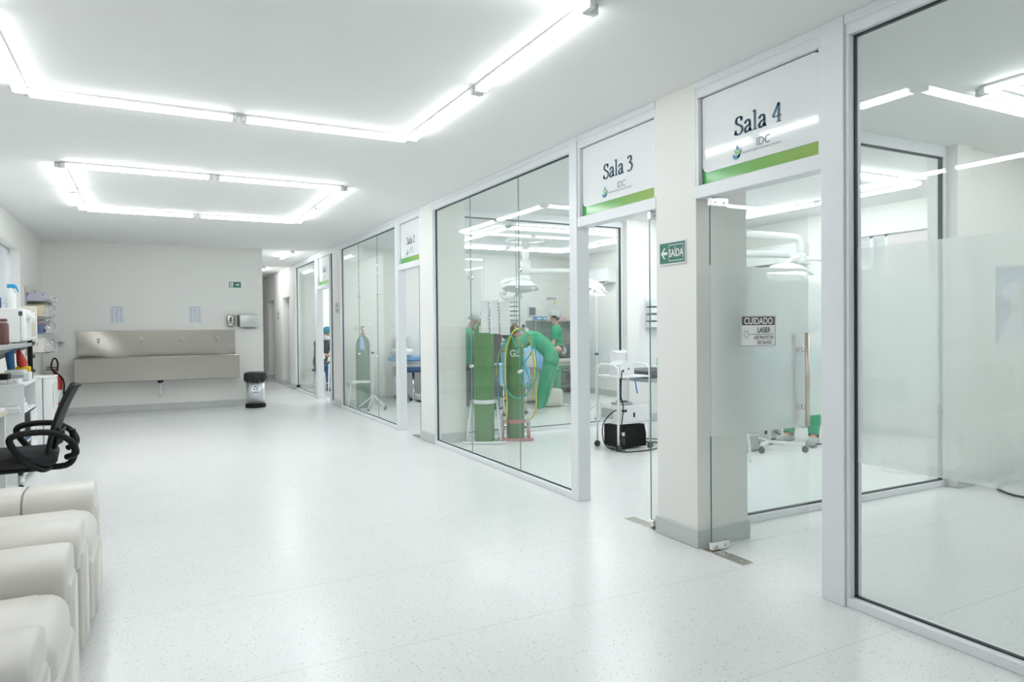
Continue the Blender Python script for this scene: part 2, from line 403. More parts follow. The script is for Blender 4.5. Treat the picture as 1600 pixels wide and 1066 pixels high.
frame_bay(12.5, 12.8); door_head(12.8, 13.75); post(13.75, 13.95); frame_bay(13.95, 16.1)
frame_bay(YN, -1.15, FB)
# glass partitions between the rooms
def partition(y, xa, xb, film, joints):
    trim([((xa, y-.03, 0), (xb, y+.03, .05))], gask=[((xa, y-.015, .05), (xb, y+.015, .058))])
    trim([((xa, y-.03, H-.09), (xb, y+.03, H))], gask=[((xa, y-.015, H-.1), (xb, y+.015, H-.09))])
    trim([((xb-.035, y-.03, .05), (xb, y+.03, H-.09))], gask=[((xb-.045, y-.016, .05), (xb-.035, y+.016, H-.09))])
    trim([((xa, y-.03, .05), (xa+.03, y+.03, H-.09))])
    pane('X', y, xa+.03, xb-.037, .052, H-.092, film, joints)
partition(3.48, 3.36, 5.87, FB, (4.6,)); partition(7.9, 3.36, 5.87, None, (4.2, 5.03))
# pivoting glass doors, standing open into the rooms
def glass_door(n, y, label, film=None, warn=None):
    xa, xb = XG-.02, XG+.82; t = .005
    o = struct('door_%d' % n, bx((xa, y-t, .012), (xb, y+t, 2.10)), GLASS)
    segs = [(.012, FB[0]), (FB[1], 2.10)] if film else [(.012, 2.10)]
    for a, b in segs: MB().box((xa-.0015, y-t, a), (xa-.0001, y+t, b)).build('glass_edge', GEDGE, o)
    for z0, z1 in ((.0, .055), (2.055, 2.113)):
        MB().box((xa-.004, y-.016, z0+.006), (xa+.135, y+.016, z1), .004).build('pivot_clamp', CHROME, o)
        for xs in (.03, .10): MB().cyl((xa+xs, y-.019, (z0+z1)/2), (xa+xs, y+.019, (z0+z1)/2), .009).build('clamp_screw', STEEL, o)
    for s_ in (-1, 1): MB().cyl((xb-.07, y+s_*.055, .70), (xb-.07, y+s_*.055, 1.30), .015).build('handle', BRONZE, o)
    for z in (.82, 1.19): MB().cyl((xb-.07, y-.055, z), (xb-.07, y+.055, z), .009).cyl((xb-.07, y-.02, z), (xb-.07, y+.02, z), .017).build('handle_mount', CHROME, o)
    if film:
        MB().poly([(xa, y-t-.001, FB[0]), (xb, y-t-.001, FB[0]), (xb, y-t-.001, FB[1]), (xa, y-t-.001, FB[1])]).build('frosted_film', FILMD, o)
    return o
d4 = glass_door(1, 3.13, '', film=True); glass_door(2, 3.69, ''); glass_door(3, 8.12, ''); glass_door(4, 12.88, '')
for yc, sg, lb in ((3.13, -1, 'metal floor plate under the glass door with the laser sticker'), (3.69, 1, 'metal floor plate behind the pillar with the exit arrow'), (8.12, 1, 'small far metal floor plate under the third glass door')):
    t = thing('floor_spring_plate', lb, 'floor plate', (XG, yc, 0), 0, 'door floor spring plates')
    MB().box((-.045, -.06 if sg > 0 else -.27, 0), (.045, .27 if sg > 0 else .06, .004), .001).build('cover_plate', STEEL, t)
    for yy in (.22, .08): MB().cyl((0, sg*yy, .003), (0, sg*yy, .0055), .008).build('screw', CHROME, t)

# ---- left wall window
wx = XL-.15
w5 = struct('window_left', MB().box((wx-.004, 8.62, 1.08), (wx+.004, 11.2, 2.43)), GLASS)
fr = MB()
for y in (8.62, 9.4, 10.3, 11.16): fr.box((wx-.025, y, 1.06), (wx+.03, y+.045, 2.44), .004)
for z in (1.06, 1.72, 2.39): fr.box((wx-.025, 8.62, z), (wx+.03, 11.2, z+.05), .004)
fr.build('window_frame', ALU, w5)
cur = MB()
for y in (10.36, 9.46):
    pts = [(wx+.045, y+.68, 2.36), (wx+.06, y+.56, 2.1), (wx+.05, y+.60, 1.9), (wx+.06, y+.68, 1.75)]
    cur.tube(pts, .03, 8, 3)
cur.build('blind_cord_bundle', PAPER, w5)
w5['kind'] = 'structure'
# Sala 3 window in the far right wall
w6 = struct('window_right', MB().box((XR+.06, 3.92, .97), (XR+.068, 6.33, 2.45)), GLASS)
fr = MB()
for y in (3.9, 4.62, 5.42, 5.62, 6.3): fr.box((XR+.03, y, .95), (XR+.10, y+.05, 2.47), .004)
for z in (.95, 2.42): fr.box((XR+.03, 3.9, z), (XR+.10, 6.35, z+.05), .004)
fr.box((XR-.03, 3.86, .93), (XR, 6.39, .97)); fr.box((XR-.02, 3.86, 2.45), (XR, 6.39, 2.5))
fr.build('window_frame', ALU, w6)
MB().box((XR+.012, 3.95, 1.0), (XR+.022, 5.42, 2.43)).build('roller_blind', principled('pinkish_blind', (.72, .66, .66), .8), w6)

# ================================================================== ROOM SIGNS
GREENG = bpy.data.materials.new('sign_green'); GREENG.use_nodes = True
def green_sign():
    nt = GREENG.node_tree; n = nt.nodes; l = nt.links; b = n['Principled BSDF']; b.inputs['Roughness'].default_value = .12
    tc = n.new('ShaderNodeTexCoord'); sp = n.new('ShaderNodeSeparateXYZ'); cr = n.new('ShaderNodeValToRGB')
    l.new(tc.outputs['Generated'], sp.inputs[0]); l.new(sp.outputs['Y'], cr.inputs[0]); l.new(cr.outputs[0], b.inputs['Base Color'])
    cr.color_ramp.elements[0].color = (.36, .52, .13, 1); cr.color_ramp.elements[1].color = (.09, .46, .12, 1)
green_sign()
SIGNW = principled('sign_white', (.90, .92, .93), .08)
SBLUE = principled('sign_letter_blue', (.06, .15, .22), .25)
LTEAL = principled('logo_teal', (.03, .28, .45), .3); LNAVY = principled('logo_navy', (.02, .07, .16), .3)
LGRN = principled('logo_green', (.25, .55, .12), .3); LLIME = principled('logo_lime', (.50, .62, .18), .3)
LGREY = principled('sign_grey', (.20, .23, .24), .4)
def rrect(w_, h_, r, corners, n=6):
    """corners: which of bl, br, tr, tl are rounded"""
    P = []
    for i, (cx, cy, a0) in enumerate(((r, r, 180), (w_-r, r, 270), (w_-r, h_-r, 0), (r, h_-r, 90))):
        if corners[i]:
            for k in range(n+1):
                a = math.radians(a0+90*k/n); P.append((cx+r*math.cos(a), cy+r*math.sin(a)))
        else: P.append([(0, 0), (w_, 0), (w_, h_), (0, h_)][i])
    return P
def room_sign(word, yl, yr, label):
    z0 = 2.195; h_ = 2.712-z0; W_ = yl-yr-.006; sx_ = XG-.012
    t = thing('room_sign', label, 'sign', (sx_, yl-.003, z0), 0, 'room number signs over the doors')
    L = lambda u, v, d=0: (-d, -u, v)          # local: u to the viewer's right
    MB().prism([L(*p) for p in rrect(W_, .085, .03, (1, 1, 1, 0))], (.006, 0, 0)).build('green_stripe', GREENG, t)
    cv = [(p[0], p[1]) for p in rrect(W_, h_-.07, .045, (1, 0, 1, 0))]
    cv = [(u, v+.07) for u, v in cv]
    cv = [(u, v+(.0 if v > .3 else -.022*math.sin(PI*min(1, u/W_))*(1 if u > .05 else .3))) for u, v in cv]
    MB().prism([L(u, v, .001) for u, v in cv], (-.003, 0, 0)).build('panel', SIGNW, t)
    M_ = frame(Vector(L(W_*.515, .232, .0055)), (0, -1, 0), (0, 0, 1))
    mb = MB(); serif_text(mb, word, M_, .105*W_/.88); mb.build('lettering', SBLUE, t)
    # emblem: drop, leaves and cupped hand
    ex, ey, s = W_*.335, .105, .052
    def pl(pts, sm=4):
        P = catmull([Vector((a, b, 0)) for a, b in pts]+[Vector((pts[0][0], pts[0][1], 0))], sm)[:-1]
        return [L(ex+p.x*s, ey+p.y*s, .0056) for p in P]
    lg = MB()
    lg.poly(pl([(0, 1.45), (.17, 1.05), (.12, .85), (-.06, .82), (-.16, 1.02)]), 0)
    lg.poly(pl([(.42, 1.12), (.45, .75), (.2, .45), (0, .4), (.02, .62), (.2, .78)]), 3)
    lg.poly(pl([(-.35, 1.0), (-.12, .72), (0, .62), (0, .38), (-.2, .42), (-.38, .66)]), 2)
    lg.poly(pl([(-.62, .42), (-.4, .36), (-.1, .28), (.12, .3), (.35, .5), (.6, .78), (.62, .5), (.35, .08), (0, -.14), (-.42, -.1), (-.66, .14)]), 0)
    lg.poly(pl([(.0, -.1), (.1, .16), (.34, .34), (.36, .12), (.18, -.06)]), 1)
    lg.build('emblem', [LTEAL, LNAVY, LGRN, LLIME], t)
    R_, U_ = (0, -1, 0), (0, 0, 1)
    text_obj('small_lettering', 'IDC', .062, LGREY, t, frame(Vector(L(W_*.56, .158, .0056)), R_, U_), sx=.95)
    text_obj('small_lettering', 'INSTITUTO DERMATOLOGIA & CIRURGIA', .016, LGREY, t, frame(Vector(L(W_*.545, .122, .0056)), R_, U_), sx=.9)
    return t
room_sign('Sala 4', 3.195, 2.357, 'white and green Sala 4 sign above the open doorway nearest the camera')
room_sign('Sala 3', 4.495, 3.615, 'white and green Sala 3 sign above the doorway beside the green exit arrow pillar')
room_sign('Sala 2', 8.815, 8.055, 'white and green Sala 2 sign above the third doorway down the corridor')
room_sign('Sala 1', 13.725, 12.825, 'small far white and green Sala 1 sign above the last glass doorway')

def wall_sign(name, label, loc, right, w_, h_, back, parts=()):
    t = thing(name, label, 'sign', loc); return t
EXG = principled('sign_dark_green', (.03, .19, .14), .35)
EXW = principled('sign_print_white', (.85, .87, .87), .4)
# SAIDA sign on the pillar
t = thing('exit_sign', 'green SAÍDA sign with left arrow on the white pillar', 'sign', (2.94, 3.428, 1.81))
MB().box((-.004, -.122, -.072), (.004, .122, .072)).build('backing', WPLAS, t)
MB().box((-.006, -.116, -.062), (-.004, .116, .066)).build('panel', EXG, t)
L = lambda u, v, d=.0068: (-d, -u, v)
mb = MB()
for a, b, c, d in ((-.028, -.05, .106, -.046), (-.028, .048, .106, .052), (-.028, -.05, -.025, .052), (.103, -.05, .106, .052)):
    mb.poly([L(a, b), L(c, b), L(c, d), L(a, d)])
mb.poly([L(-.085, -.008), L(-.042, -.008), L(-.042, .010), L(-.085, .010)])
mb.poly([L(-.103, .001), L(-.072, .036), L(-.060, .036), L(-.088, .001)]); mb.poly([L(-.103, .001), L(-.088, .001), L(-.060, -.034), L(-.072, -.034)])
mb.build('border_and_arrow', EXW, t)
text_obj('lettering', 'SAÍDA', .066, EXW, t, frame(Vector(L(.039, -.003, .0072)), (0, -1, 0), (0, 0, 1)), bold=.0012, sx=.72)
# laser warning on door 4 (faces the camera, -Y)
t = thing('warning_sign', 'white CUIDADO LASER warning sticker on the frosted Sala 4 glass door', 'sign', (3.355, 3.122, 1.315))
MB().box((-.152, -.003, -.098), (.152, 0, .098)).build('panel', EXW, t)
Lw = lambda u, v, d=.0036: (u, -d, v)
PURP = principled('sign_plum', (.09, .07, .09), .4)
mb = MB()
mb.poly([Lw(-.14, .036), Lw(.14, .036), Lw(.14, .088), Lw(-.14, .088)])
for a, b, c, d in ((-.147, -.093, .147, -.0905), (-.147, .0905, .147, .093), (-.147, -.093, -.1445, .093), (.1445, -.093, .147, .093), (-.09, -.022, .13, -.019)):
    mb.poly([Lw(a, b), Lw(c, b), Lw(c, d), Lw(a, d)])
for k in range(12):
    a = PI*k/6; r0, r1, ww = .012, (.045 if k % 2 == 0 else .03), .0018
    ca, sa = math.cos(a), math.sin(a)
    mb.poly([Lw(-.103+ca*r0-sa*ww, -.02+sa*r0+ca*ww), Lw(-.103+ca*r0+sa*ww, -.02+sa*r0-ca*ww), Lw(-.103+ca*r1, -.02+sa*r1)])
mb.build('print', PURP, t)
XU = ((1, 0, 0), (0, 0, 1))
text_obj('lettering', 'CUIDADO', .056, EXW, t, frame(Vector(Lw(0, .060, .0042)), *XU), bold=.0012, sx=.95)
text_obj('lettering', 'LASER', .046, PURP, t, frame(Vector(Lw(.045, .004, .0042)), *XU), bold=.0008, sx=.9)
text_obj('lettering', 'USE PROTETOR', .030, PURP, t, frame(Vector(Lw(.046, -.042, .0042)), *XU), bold=.0004, sx=.8)
text_obj('lettering', 'DE OLHOS', .030, PURP, t, frame(Vector(Lw(.05, -.072, .0042)), *XU), bold=.0004, sx=.85)
# small switch plate on the far pillar, plate on the hall wall
t = thing('switch_plate', 'small grey notice plate on the pillar left of the Sala 2 glazing', 'plate', (2.943, 12.2, 1.72))
MB().box((-.004, -.12, -.10), (0, .12, .10)).build('backing', WPLAS, t)
MB().box((-.006, -.10, -.085), (-.004, .10, -.01)).box((-.006, -.10, .01), (-.004, .10, .085)).build('grey_print', GREYP, t)
t = thing('switch_plate', 'pair of small dark wall switches between the hall doorways', 'switch', (XG-.053, 18.3, 1.7))
MB().box((-.006, -.06, -.11), (0, .06, .11), .002).build('backing', WPLAS, t)
MB().box((-.011, -.04, -.09), (-.006, .04, -.02)).box((-.011, -.04, .02), (-.006, .04, .09)).build('rocker', DGREY, t)

# ================================================================== CEILING LIGHTS
def make_tube():
    t = thing('tube_light', '', 'ceiling light', (0, 0, H), 0)
    MB().box((-.6, -.0375, -.018), (.6, .0375, 0), .003).build('housing', WHITE, t)
    mb = MB(); pr = [(-.034, -.018), (-.032, -.034), (-.018, -.046), (.018, -.046), (.032, -.034), (.034, -.018)]
    mb.prism([(-.565, a, b) for a, b in pr], (1.13, 0, 0)).build('diffuser', DIFF, t)
    for s_ in (-1, 1): MB().box((s_*.6, -.0375, -.047), (s_*.565, .0375, -.002), .004).build('end_cap', WHITE, t)
    return t
tube0 = make_tube(); used = [False]
def place_tube(x, y, rz, label, group, power=1.0):
    o = tube0 if not used[0] else dup(tube0)
    used[0] = True; o.location = (x, y, H); o.rotation_euler = (0, 0, rz); o['label'] = label; o['group'] = group
    if power != 1.0:
        for c in o.children:
            if c.name.startswith('diffuser'): c.material_slots[0].link = 'OBJECT'; c.material_slots[0].material = emit('led_diffuser_%d' % round(power*100), (.95, .98, 1.0), TUBE*power)
    return o
def rect(xa, xb, ya, yb, where, group, power=1.0):
    w2, d2 = (xb-xa)/4, (yb-ya)/4
    for side, y in (('near', ya), ('far', yb)):
        for hf, x in (('left', xa+w2), ('right', xb-w2)): place_tube(x, y, 0, f'LED tube, {hf} half of {side} side, {where}', group, power)
    for side, x in (('left', xa), ('right', xb)):
        for hf, y in (('near', ya+d2), ('far', yb-d2)): place_tube(x, y, PI/2, f'LED tube, {hf} half of {side} side, {where}', group, power)
rect(-.65, 1.80, 2.62, 5.07, 'the large corridor rectangle', 'corridor ceiling tubes', .92)
rect(-.65, 1.81, 7.12, 9.60, 'the farther corridor rectangle', 'corridor ceiling tubes', 1.35)
rect(-.65, 1.80, -1.9, .55, 'the rectangle behind the camera', 'corridor ceiling tubes', .35)
rect(4.6, 7.05, .05, 2.5, 'the nearest glazed room ceiling', 'Sala 4 ceiling tubes', .8)
rect(4.6, 7.05, 4.4, 6.85, 'the second glazed room ceiling', 'Sala 3 ceiling tubes', 1.7)
rect(4.6, 7.05, 8.85, 11.3, 'the third glazed room ceiling', 'Sala 2 ceiling tubes', 1.6)
rect(4.6, 7.05, 13.2, 15.6, 'the farthest glazed room ceiling', 'Sala 1 ceiling tubes', 2.2)
place_tube(2.42, 14.0, PI/2, 'single LED tube light on the hall ceiling just past the end wall', 'hall ceiling tubes', 1.7)
place_tube(2.42, 17.6, PI/2, 'single LED tube light deeper along the hall ceiling', 'hall ceiling tubes', 2.4)
place_tube(4.0, 21.6, 0, 'added LED tube brightening the hall before the storage rack', 'hall ceiling tubes', 2.4)  # added fill tube around the corner, brightens the rack end of the hall
place_tube(4.2, 19.0, PI/2, 'added unseen LED tube brightening the side area behind the hall doorways', 'hall ceiling tubes', 2.4)  # extra tube out of view, added to lift the hall brightness

# ================================================================== BACK WALL
y = YB
t = thing('trough_sink', 'long stainless steel wall trough sink with backsplash on the back wall', 'sink', (.185, y, .53))
hw = 1.215; dp = .40
fr = MB()
fr.box((-hw, -dp, 0), (hw, -dp+.004, .385)).box((-hw, -dp, 0), (hw, -.004, .004)).box((-hw, -dp, 0), (-hw+.004, -.004, .385)).box((hw-.004, -dp, 0), (hw, -.004, .385))
fr.cyl((-hw, -dp+.005, .387), (hw, -dp+.005, .387), .012, n=10)
fr.cyl((-hw+.002, -dp+.01, .387), (-hw+.002, -.01, .387), .010, n=10).cyl((hw-.002, -dp+.01, .387), (hw-.002, -.01, .387), .010, n=10)
fr.build('basin', STEEL, t)
def splash():
    nu, nv = 40, 14; vs = []; fs = []
    for j in range(nv+1):
        for i in range(nu+1):
            u = i/nu; v = j/nv
            d = .006*math.sin(u*9+v*3)*math.exp(-((u-.14)/.13)**2)*2 + .004*math.sin(u*23+v*5)*math.exp(-((u-.93)/.07)**2)+.0015*math.sin(u*6)
            vs.append((-hw+.02+u*(2*hw-.04), -.03-d, .37+v*.455))
    for j in range(nv):
        for i in range(nu):
            a = j*(nu+1)+i; fs.append((a, a+1, a+nu+2, a+nu+1))
    return MB().add(vs, fs, True).box((-hw+.02, -.016, .30), (hw-.02, -.001, .825)).box((-hw+.018, -.036, .822), (hw-.018, -.001, .828))
splash().build('backsplash', STEEL, t)
for k, u in enumerate((-.89, -.27, .33, .90)):
    q = thing('wall_tap', 'chrome wall spout, %s over the trough sink' % ('leftmost of four', 'second from left of four', 'third from left of four', 'rightmost of four')[k], 'tap', (.185+u, y-.035, 1.22), 0, 'spouts over the trough sink')
    MB().cyl((0, 0, 0), (0, -.012, 0), .022).build('flange', CHROME, q)
    MB().tube([(0, -.01, 0), (0, -.05, .006), (0, -.075, -.008), (0, -.085, -.03)], .012, 10, 4).lathe((0, -.085, -.052), [(.012, 0), (.015, .02), (.011, .028)]).build('spout', CHROME, q)
    MB().cyl((0, -.02, .0), (0, -.034, .0), .026).build('lever', CHROME, q)
MB().cyl((-.0, -.2, 0), (0, -.2, -.045), .045, n=20).build('drain_collar', BLACK, t)
MB().tube([(0, -.2, -.04), (0, -.2, -.22), (0, -.18, -.255), (0, -.06, -.26), (0, -.002, -.26)], .021, 14, 5).cyl((0, -.2, -.07), (0, -.2, -.11), .028).build('drain_pipe', WPLAS, t)
# instruction sheets
for k, x_ in enumerate((-.44, .745)):
    t = thing('instruction_sheet', 'printed instruction sheet taped above the %s of the trough sink' % ('left part', 'right part')[k], 'paper', (x_, y-.001, 1.625), 0, 'instruction sheets over the trough sink')
    MB().box((-.105, -.002, -.148), (.105, 0, .148)).build('sheet', principled('pale_blue_paper', (.80, .83, .87), .7), t)
    mb = MB(); rr = random.Random(k)
    mb.box((-.07, -.0032, .115), (.07, -.0022, .128))
    for c in range(3):
        for r in range(7):
            u0 = -.085+c*.062; v0 = .08-r*.033
            mb.box((u0, -.0032, v0), (u0+.03+rr.random()*.016, -.0022, v0+.006+rr.random()*.012))
            mb.box((u0, -.0032, v0-.012), (u0+.04, -.0022, v0-.008))
    mb.build('print', principled('faded_blue_print', (.55, .61, .71), .7), t)
t = thing('exit_sign', 'small green running figure exit sign high on the end wall', 'sign', (1.395, y-.001, 2.155))
MB().box((-.098, -.004, -.05), (.098, 0, .05)).build('panel', EXG, t)
mb = MB(); q = lambda a, b: (a, -.0055, b)
mb.poly([q(-.085, -.042), q(-.03, -.042), q(-.03, .042), q(-.085, .042)])
mb.poly([q(.0, -.006), q(.04, -.006), q(.04, -.026), q(.078, 0), q(.04, .026), q(.04, .006), q(0, .006)])
mb.build('print', EXW, t)
mb = MB()
mb.poly([(-.062+.008*math.cos(a*PI/4), -.0062, .026+.008*math.sin(a*PI/4)) for a in range(8)])
q = lambda a, b: (a, -.0062, b)
mb.poly([q(-.066, .016), q(-.052, .014), q(-.052, -.008), q(-.064, -.008)]); mb.poly([q(-.064, -.006), q(-.056, -.006), q(-.072, -.036), q(-.08, -.032)])
mb.poly([q(-.058, -.006), q(-.050, -.006), q(-.040, -.034), q(-.048, -.036)])
mb.build('running_figure', EXG, t)
t = thing('soap_dispenser', 'narrow steel soap dispenser on the end wall beside the paper towel box', 'dispenser', (1.305, y, 1.41))
MB().box((-.06, -.10, 0), (.06, -.001, .21), .022, 4).build('housing', STEEL, t)
MB().box((-.016, -.104, .09), (.016, -.099, .17)).build('window_slot', DGREY, t)
MB().box((-.028, -.125, .02), (.028, -.098, .05), .008, 3).build('push_lever', CHROME, t)
t = thing('towel_dispenser', 'wide steel paper towel dispenser at the right end of the end wall', 'dispenser', (1.60, y, 1.395))
MB().box((-.155, -.13, 0), (.17, -.001, .235), .025, 4).build('housing', noisy('satin_steel', (.55, .57, .56), (.6, .62, .61), 20, .35, .8), t)
MB().box((-.178, -.12, .015), (-.150, -.01, .22), .006).build('side_slot', DGREY, t)
MB().box((-.09, -.10, -.012), (.11, -.04, .004)).build('paper_slot', DGREY, t)
# waste bin
t = thing('pedal_bin', 'steel pedal bin with black lid and recycling symbol by the wall corner', 'bin', (1.66, 12.84, 0), math.radians(-6))
def ellip(mb, prof, ax, n=40, mi=0):
    vs = []; fs = []
    for a, z in prof:
        for k in range(n): vs.append((a*math.cos(2*PI*k/n), a*ax*math.sin(2*PI*k/n), z))
    for i in range(len(prof)-1):
        for k in range(n): fs.append((i*n+k, i*n+(k+1) % n, (i+1)*n+(k+1) % n, (i+1)*n+k))
    mb.add(vs, fs, True, mi); mb.add(vs[:n], [tuple(range(n))[::-1]], False, mi); mb.add(vs[-n:], [tuple(range(n))], False, mi); return mb
BINS = principled('bin_steel', (.70, .72, .75), .38, .85)
ellip(MB(), [(.152, .06), (.152, .47)], .72).build('bin_body', BINS, t)
ellip(MB(), [(.165, 0), (.172, .015), (.170, .055), (.155, .075)], .74).build('bin_base', BLACK, t)
MB().box((-.05, -.17, .012), (.05, -.11, .03), .006).build('pedal', BLACK, t)
ellip(MB(), [(.185, .60), (.190, .585), (.178, .61), (.12, .624), (.01, .628)], .76).build('bin_lid', principled('lid_grey', (.05, .055, .055), .35), t)
def bag():
    n = 60; prof = [(.175, .46), (.188, .475), (.19, .52), (.186, .57), (.178, .60)]; vs = []; fs = []
    for j, (a, z) in enumerate(prof):
        for k in range(n):
            th = 2*PI*k/n; w_ = 1+.02*math.sin(th*9+j*1.7)+.012*math.sin(th*17-j*2.1)
            dz = (.012*math.sin(th*5)+.01*math.sin(th*11+1)) if j < 2 else 0
            vs.append((a*w_*math.cos(th), a*w_*.78*math.sin(th), z+dz))
    for i in range(len(prof)-1):
        for k in range(n): fs.append((i*n+k, i*n+(k+1) % n, (i+1)*n+(k+1) % n, (i+1)*n+k))
    return MB().add(vs, fs, False)
bag().build('bin_bag', principled('bin_bag_black', (.012, .014, .014), .28), t)
rc = MB()
def onbin(u, v):
    th = u/.152; return (.1525*math.sin(th), -.1525*.72*math.cos(th)-.0015, v)
for k in range(3):
    a0 = PI/2+k*2*PI/3
    pts = []
    for s_ in range(7): a = a0-.75+s_*.2; pts.append((.034*math.cos(a), .34+.034*math.sin(a)))
    inn = [(.020*math.cos(a0-.75+s_*.2), .34+.020*math.sin(a0-.75+s_*.2)) for s_ in range(7)]
    rc.poly([onbin(*p) for p in pts+inn[::-1]])
    a = a0+.45; tip = a0+.95
    rc.poly([onbin(.041*math.cos(a), .34+.041*math.sin(a)), onbin(.027*math.cos(tip), .34+.027*math.sin(tip)), onbin(.012*math.cos(a), .34+.012*math.sin(a))])
for k in range(6):
    u0 = -.044+k*.0155; rc.poly([onbin(u0, .262), onbin(u0+.009, .262), onbin(u0+.009, .279), onbin(u0, .279)])
rc.build('recycling_symbol', BLACK, t)

# hall shelving glimpsed past the corner
t = thing('storage_rack', 'dark storage rack with supplies glimpsed beyond the end wall corner', 'rack', (3.5, 22.6, 0))
mb = MB()
for z in (.1, .65, 1.2, 1.75, 2.15): mb.box((-1.0, -.2, z), (1.0, .25, z+.03))
for yy in (-.2, .21):
    for xx in (-1.0, .96): mb.box((xx, yy, 0), (xx+.04, yy+.04, 2.3))
mb.build('rack_frame', GREYP, t)
rr = random.Random(4)
cols = [DGREY, NAVY, WPLAS, BEIGE, GREYP, BLACK]
for z, nm in ((.13, 'bottom'), (.68, 'second'), (1.23, 'third'), (1.78, 'top')):
    for k in range(5):
        xx = 2.58+k*.37
        hh = .18+rr.random()*.25
        o = MB((xx, 22.6, z)).box((xx, 22.42, z+.001), (xx+.33, 22.8, z+hh), .01).build('storage_box', cols[rr.randrange(6)])
        tag(o, 'storage box on the %s level of the hall rack, %s along it' % (nm, ['leftmost', 'second', 'third', 'fourth', 'rightmost'][k]), 'box', 'boxes on the hall rack')


# ================================================================== LEFT SIDE OF THE CORRIDOR
# --- cream leather recliner armchairs, facing the glazed wall (+X)
def soft(a, b, bev, bulge=.0, seg=5):
    t = bmesh.new(); bmesh.ops.create_cube(t, size=1)
    c = [(a[i]+b[i])/2 for i in range(3)]; d = [abs(b[i]-a[i]) for i in range(3)]
    bmesh.ops.transform(t, matrix=Matrix.Translation(c) @ Matrix.Diagonal((*d, 1)), verts=t.verts)
    bmesh.ops.bevel(t, geom=list(t.edges), offset=min(bev*.75, min(d)*.46), segments=5, profile=.5, affect='EDGES')
    fs = [f for f in t.faces if f.calc_area() > .3*min(d)*sorted(d)[1]]
    bmesh.ops.inset_individual(t, faces=fs, thickness=min(d)*.12, depth=bulge)
    t.verts.index_update()
    return MB().bm(t, True)
def recliner(loc, label):
    t = thing('recliner_armchair', label, 'armchair', loc, 0, 'cream leather recliners in the left foreground')
    W_, aw, ah = 1.17, .33, .56
    for s_ in (-1, 1):
        yo, yi = s_*W_/2, s_*(W_/2-aw)
        ya, yb_ = min(yo, yi), max(yo, yi)
        a_ = soft((-.82, ya+.03, .05), (-.02, yb_-.03, .46), .05, .008).build('arm', CREAM, t)
        # padded roll over the arm, gathered at its front end
        mb = MB(); n = 28; vs = []; fs = []; st = [(-.84, .80), (-.80, .96), (-.6, 1.0), (-.35, 1.0), (-.32, .97), (-.300, .90), (-.28, .97), (-.25, 1.0), (-.15, 1.02), (-.04, 1.0), (-.008, .97), (.002, .90), (.003, .70)]
        yc = (ya+yb_)/2
        for x_, k_ in st:
            for i in range(n):
                a = 2*PI*i/n; ca, sa = math.cos(a), math.sin(a)
                vs.append((x_, yc+aw/2*k_*math.copysign(abs(ca)**.6, ca), ah-.095+.095*k_*math.copysign(abs(sa)**.75, sa)))
        for j in range(len(st)-1):
            for i in range(n): fs.append((j*n+i, j*n+(i+1) % n, (j+1)*n+(i+1) % n, (j+1)*n+i))
        mb.add(vs, fs, True); mb.add(vs[:n], [tuple(range(n))[::-1]]); mb.add(vs[-n:], [tuple(range(n))])
        pad = mb.build('arm_pad', CREAM, a_)
        sm = MB(); ring = []
        for i in range(n+1):
            a = 2*PI*i/n; ca, sa = math.cos(a), math.sin(a)
            ring.append((-.300, yc+aw/2*(.905)*math.copysign(abs(ca)**.6, ca), ah-.095+.095*(.905)*math.copysign(abs(sa)**.75, sa)))
        sm.tube(ring, .005, 6).build('stitched_seam', SEAM, a_)
        soft((-.035, ya+.055, .05), (.012, yb_-.055, ah-.10), .06, .006).build('arm_front_panel', CREAM, a_)
    soft((-.74, -W_/2+aw, .10), (.00, W_/2-aw, .30), .03).build('seat_base', CREAM, t)
    soft((-.70, -W_/2+aw+.004, .28), (.02, W_/2-aw-.004, .47), .10, .012).build('seat_cushion', CREAM, t)
    soft((-.03, -W_/2+aw+.01, .06), (.03, W_/2-aw-.01, .34), .06, .01).build('footrest', CREAM, t)
    b = soft((-.93, -W_/2+aw-.03, .30), (-.66, W_/2-aw+.03, 1.02), .12, .02).build('backrest', CREAM, t)
    soft((-.70, -.21, .74), (-.58, .21, .98), .09, .02).build('headrest_pillow', CREAM, b)
    for x_ in (-.74, -.08):
        for y_ in (-.48, .48): MB().cyl((x_, y_, 0), (x_, y_, .06), .022, .028).build('foot', DGREY, t)
    return t
recliner((-.255, 3.835, 0), 'cream leather recliner armchair, farther of the two, next to the black office chair')
recliner((-.265, 2.60, 0), 'cream leather recliner armchair cut off by the lower left corner, nearest the camera')

